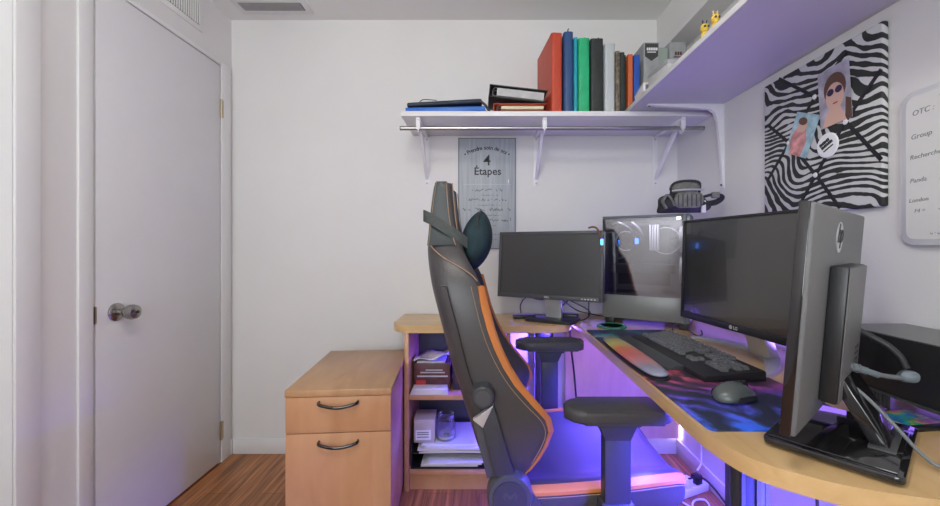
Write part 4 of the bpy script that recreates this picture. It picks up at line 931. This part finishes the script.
MB().lathe([(.052, .0085), (.056, .0098), (.060, .0095), (.064, .004)][0:3]+[(.052, .0085)], n=36).build('rim', 'green', co)
# USB stick thing, cables behind the left monitor
mp = thing('usb_hub', 'flat black hub lying left of the silver monitor stand', 'hub', (.215, 1.99, DZ), .15); MB().b(-.06, .05, -.02, .02, 0, .018, .004).build('case', 'black', mp); MB().b(-.05, -.02, -.0205, -.0195, .005, .012).build('port', 'gap', mp)
mp = thing('power_adapter', 'black power adapter right of the silver monitor stand', 'adapter', (.43, 2.00, DZ), -.35); MB().b(-.05, .05, -.025, .025, 0, .024, .005).build('case', 'black', mp)
MB().tube(spline([(-.05, 0, .012), (-.075, .01, .02), (-.085, .05, .06), (-.07, .09, .10)], 6), .003, 8).build('cord', 'cable', mp)
for i, (lab, pts) in enumerate((('thin black cable drooping left of the silver monitor stand', [(.20, 2.05, .77), (.20, 2.07, .81), (.23, 2.05, .85), (.30, 2.00, .845), (.35, 1.95, .88)]),
        ('black cable looping down right of the silver monitor stand', [(.37, 1.95, .90), (.42, 2.05, .83), (.50, 2.10, .775), (.56, 2.09, .760), (.62, 2.02, .757), (.66, 2.03, .757)]),
        ('black cable crossing behind the gray monitor', [(.55, 2.10, .88), (.48, 2.10, .85), (.42, 2.09, .80), (.39, 2.08, .770), (.36, 2.07, .757)]),
        ('black cable hanging in the gap beside the tower', [(.40, 2.02, .88), (.44, 2.06, .84), (.52, 2.03, .80), (.535, 1.98, .78), (.49, 1.93, .757), (.44, 1.95, .757)]),
        ('violet lit cable standing up near the gray tower', [(.545, 2.05, .757), (.55, 2.06, .80), (.555, 2.08, .86), (.56, 2.1, .92)]))):
    t = MB(); t.tube(spline(pts, 7), .003, 8); tag(t.build('cable', 'cable'), lab, 'cable', 'cables behind the monitors')
# black box at right, card
bb = thing('electronics_box', 'low black electronics box with gray top against the right wall', 'device', (.872, .78, DZ))
MB().b(0, RX-.872-.003, -.21, .21, .036, .167, .005).build('body', 'black', bb)
MB().b(.003, RX-.872-.005, -.208, .208, .167, .1685).build('top_panel', 'midgray', bb)
MB().b(-.003, .0, -.20, .20, .038, .044).build('front_ledge', 'darkgray', bb)
for x, y in ((.03, -.18), (.03, .18), (.15, -.18), (.15, .18)): MB().b(x-.015, x+.015, y-.015, y+.015, 0, .036, .003).build('foot', 'black', bb)
for k in range(9): MB().b(.012, .016, .09+k*.008, .094+k*.008, .004, .034).build('vent_fin', 'darkgray', bb)
cd = thing('picture_card', 'flat case with colourful printed cover lying before the black electronics box', 'case', (.862, .815, DZ), math.radians(8))
MB().b(-.055, .055, -.04, .04, 0, .010, .001).build('case', 'black', cd)
def rainbow():
    m = bpy.data.materials.new('colourful_cover_print'); m.use_nodes = True; nt = m.node_tree; b = nt.nodes['Principled BSDF']; b.inputs['Roughness'].default_value = .25
    tc = nt.nodes.new('ShaderNodeTexCoord'); n = nt.nodes.new('ShaderNodeTexNoise'); n.inputs['Scale'].default_value = 26; nt.links.new(tc.outputs['Object'], n.inputs['Vector'])
    r = ramp(nt, [(.30, (.02, .08, .5)), (.42, (.02, .35, .45)), (.5, (.03, .4, .12)), (.58, (.6, .45, .08)), (.68, (.55, .08, .06))]); nt.links.new(n.outputs['Fac'], r.inputs['Fac']); nt.links.new(r.outputs['Color'], b.inputs['Base Color']); return m
MB().b(-.038, .045, -.03, .032, .010, .0108).build('cover_print', rainbow(), cd); MB().b(-.053, -.040, -.038, .038, .010, .0108).build('spine_print', 'papergray', cd); MB().b(.046, .053, -.038, .038, .010, .0108).build('edge_print', 'papergray', cd)
# cable with ferrite and plug on the near monitor
fc_ = thing('cable', 'thick black video cable with gray ferrite and plug at the near monitor', 'cable', (.79, .83, .90))
pp_ = lambda x, y, Y: Vector(((x-482)/400*Y-.79, Y-.83, 1.113-(y-246)/400*Y-.90))
p_ = [pp_(858, 330, .80), pp_(872, 337, .79), pp_(888, 346, .775), pp_(900, 357, .765), pp_(906, 368, .76)]
MB().tube(spline(p_, 6), .0065, 10).build('cord', 'cable', fc_)
MB().tube([pp_(900, 373, .76), pp_(904, 376, .757), pp_(913, 377, .752), pp_(917, 378, .75)], [.008, .0115, .0115, .009], 16).build('ferrite', 'plug', fc_)
MB().tube([pp_(900, 378, .757), pp_(885, 376, .755), pp_(876, 374, .75)], .0045, 10).build('cord', 'graycable', fc_)
MB().tube([pp_(878, 375, .752), pp_(866, 371, .752)], .006, 10).build('plug', 'plug', fc_)
MB().tube([pp_(866, 371, .752), pp_(843, 364, .752)], .0075, 10).build('plug_body', 'plug', fc_)
for x in (850, 856): MB().tube([pp_(x, 366+(x-850)*.3, .752), pp_(x+2, 366.6+(x-850)*.3, .752)], .009, 10).build('plug_collar', 'graycable', fc_)
g = MB(); g.tube(spline([(.672, .745, .868), (.69, .715, .84), (.715, .69, .80), (.72, .655, .772), (.735, .635, .760), (.80, .62, .757), (.9, .60, .757)], 7), .0032, 8)
tag(g.build('cable', 'graycable'), 'thin gray cable running from the near monitor over the desk', 'cable')
# ------------------------------------------------------------------ LED tape and things under the desk
MB_ = MB().b(RX-.006, RX-.001, 2.134, 2.144, .085, .165); 
ls = thing('led_strip', 'glowing violet LED strip in the corner under the desk', 'light', (RX-.006, D-.014, .10))
MB().b(-.006, .0, -.035, .0, .0, .10, .002).build('lamp_head', 'ledwhite', ls); MB_.bm.free()
ls = thing('led_strip', 'violet LED tape along the wall under the maple desk', 'light', (RX-.002, 1.35, .705))
MB().b(-.006, 0, -.70, .70, -.006, .006).build('tape', 'ledlow', ls)
ls = thing('led_strip', 'violet LED tape on the wall just behind the monitors', 'light', (RX-.002, 1.40, .775))
MB().b(-.006, 0, -.55, .55, -.006, .006).build('tape', 'ledlow', ls)
ls = thing('led_strip', 'violet LED tape added under the desk edge to light the chair', 'light', (.470, 1.35, .7185))
MB().b(-.004, .004, -.5, .5, -.002, .002).build('tape', 'ledlow', ls)  # added tape that goes with the lamp lighting the chair
ls = thing('led_strip', 'violet LED tape under the rounded near end of the desk', 'light', (.74, .62, .717))
MB().b(-.15, .15, -.006, .006, -.002, .003).build('tape', 'ledlow', ls)
ls = thing('led_strip', 'violet LED tape under the short worktop along the back wall', 'light', (.25, 2.128, .712))
MB().b(-.11, .16, -.006, .0, -.005, .005).build('tape', 'ledlow', ls)
ps = thing('power_strip', 'white power strip with plugs on the floor under the desk', 'power strip', (.93, 1.80, 0), .4)
MB().b(-.10, .10, -.025, .025, 0, .035, .005).build('case', 'white', ps)
for x in (-.06, -.01, .05): MB().b(x-.018, x+.018, -.018, .018, .035, .075, .005).build('plug', 'white' if x < 0 else 'black', ps)
for i, (lab, pts, m_, rad) in enumerate((
    ('white cord hanging down the right wall to the power strip', [(1.04, 1.90, .30), (1.04, 1.90, .2), (1.03, 1.88, .10), (.99, 1.84, .08)], 'white', .004),
    ('black cord curving across the floor from the power strip', [(.92, 1.78, .078), (.95, 1.70, .12), (1.0, 1.60, .05), (1.01, 1.45, .006), (.95, 1.3, .006)], 'cable', .004),
    ('white cord coiled on the floor beside the power strip', [(.86, 1.74, .006), (.90, 1.68, .006), (.96, 1.69, .006), (.97, 1.74, .008), (.92, 1.73, .012), (.89, 1.68, .012), (.93, 1.62, .006)], 'white', .004),
    ('black cable hanging beneath the desk right of the leg', [(.74, .95, .72), (.75, .94, .66), (.79, .95, .56), (.84, 1.0, .40), (.88, 1.05, .20), (.9, 1.1, .006)], 'cable', .0035),
    ('thin black cable sagging under the desk near the right wall', [(.80, .93, .72), (.82, .92, .67), (.90, .95, .60), (.98, 1.05, .55), (1.03, 1.2, .6)], 'cable', .003),
    ('black cable dangling below the desk nearest the black electronics box', [(.88, .85, .72), (.90, .86, .685), (.97, .88, .655), (1.03, .95, .64)], 'cable', .003),
    ('dark cable hanging down before the modesty panel', [(.452, 2.07, .72), (.458, 2.06, .60), (.475, 2.06, .45), (.49, 2.07, .30), (.52, 2.08, .006)], 'cable', .005))):
    t = MB(); t.tube(spline(pts, 7), rad, 8); tag(t.build('cable', m_), lab, 'cable')
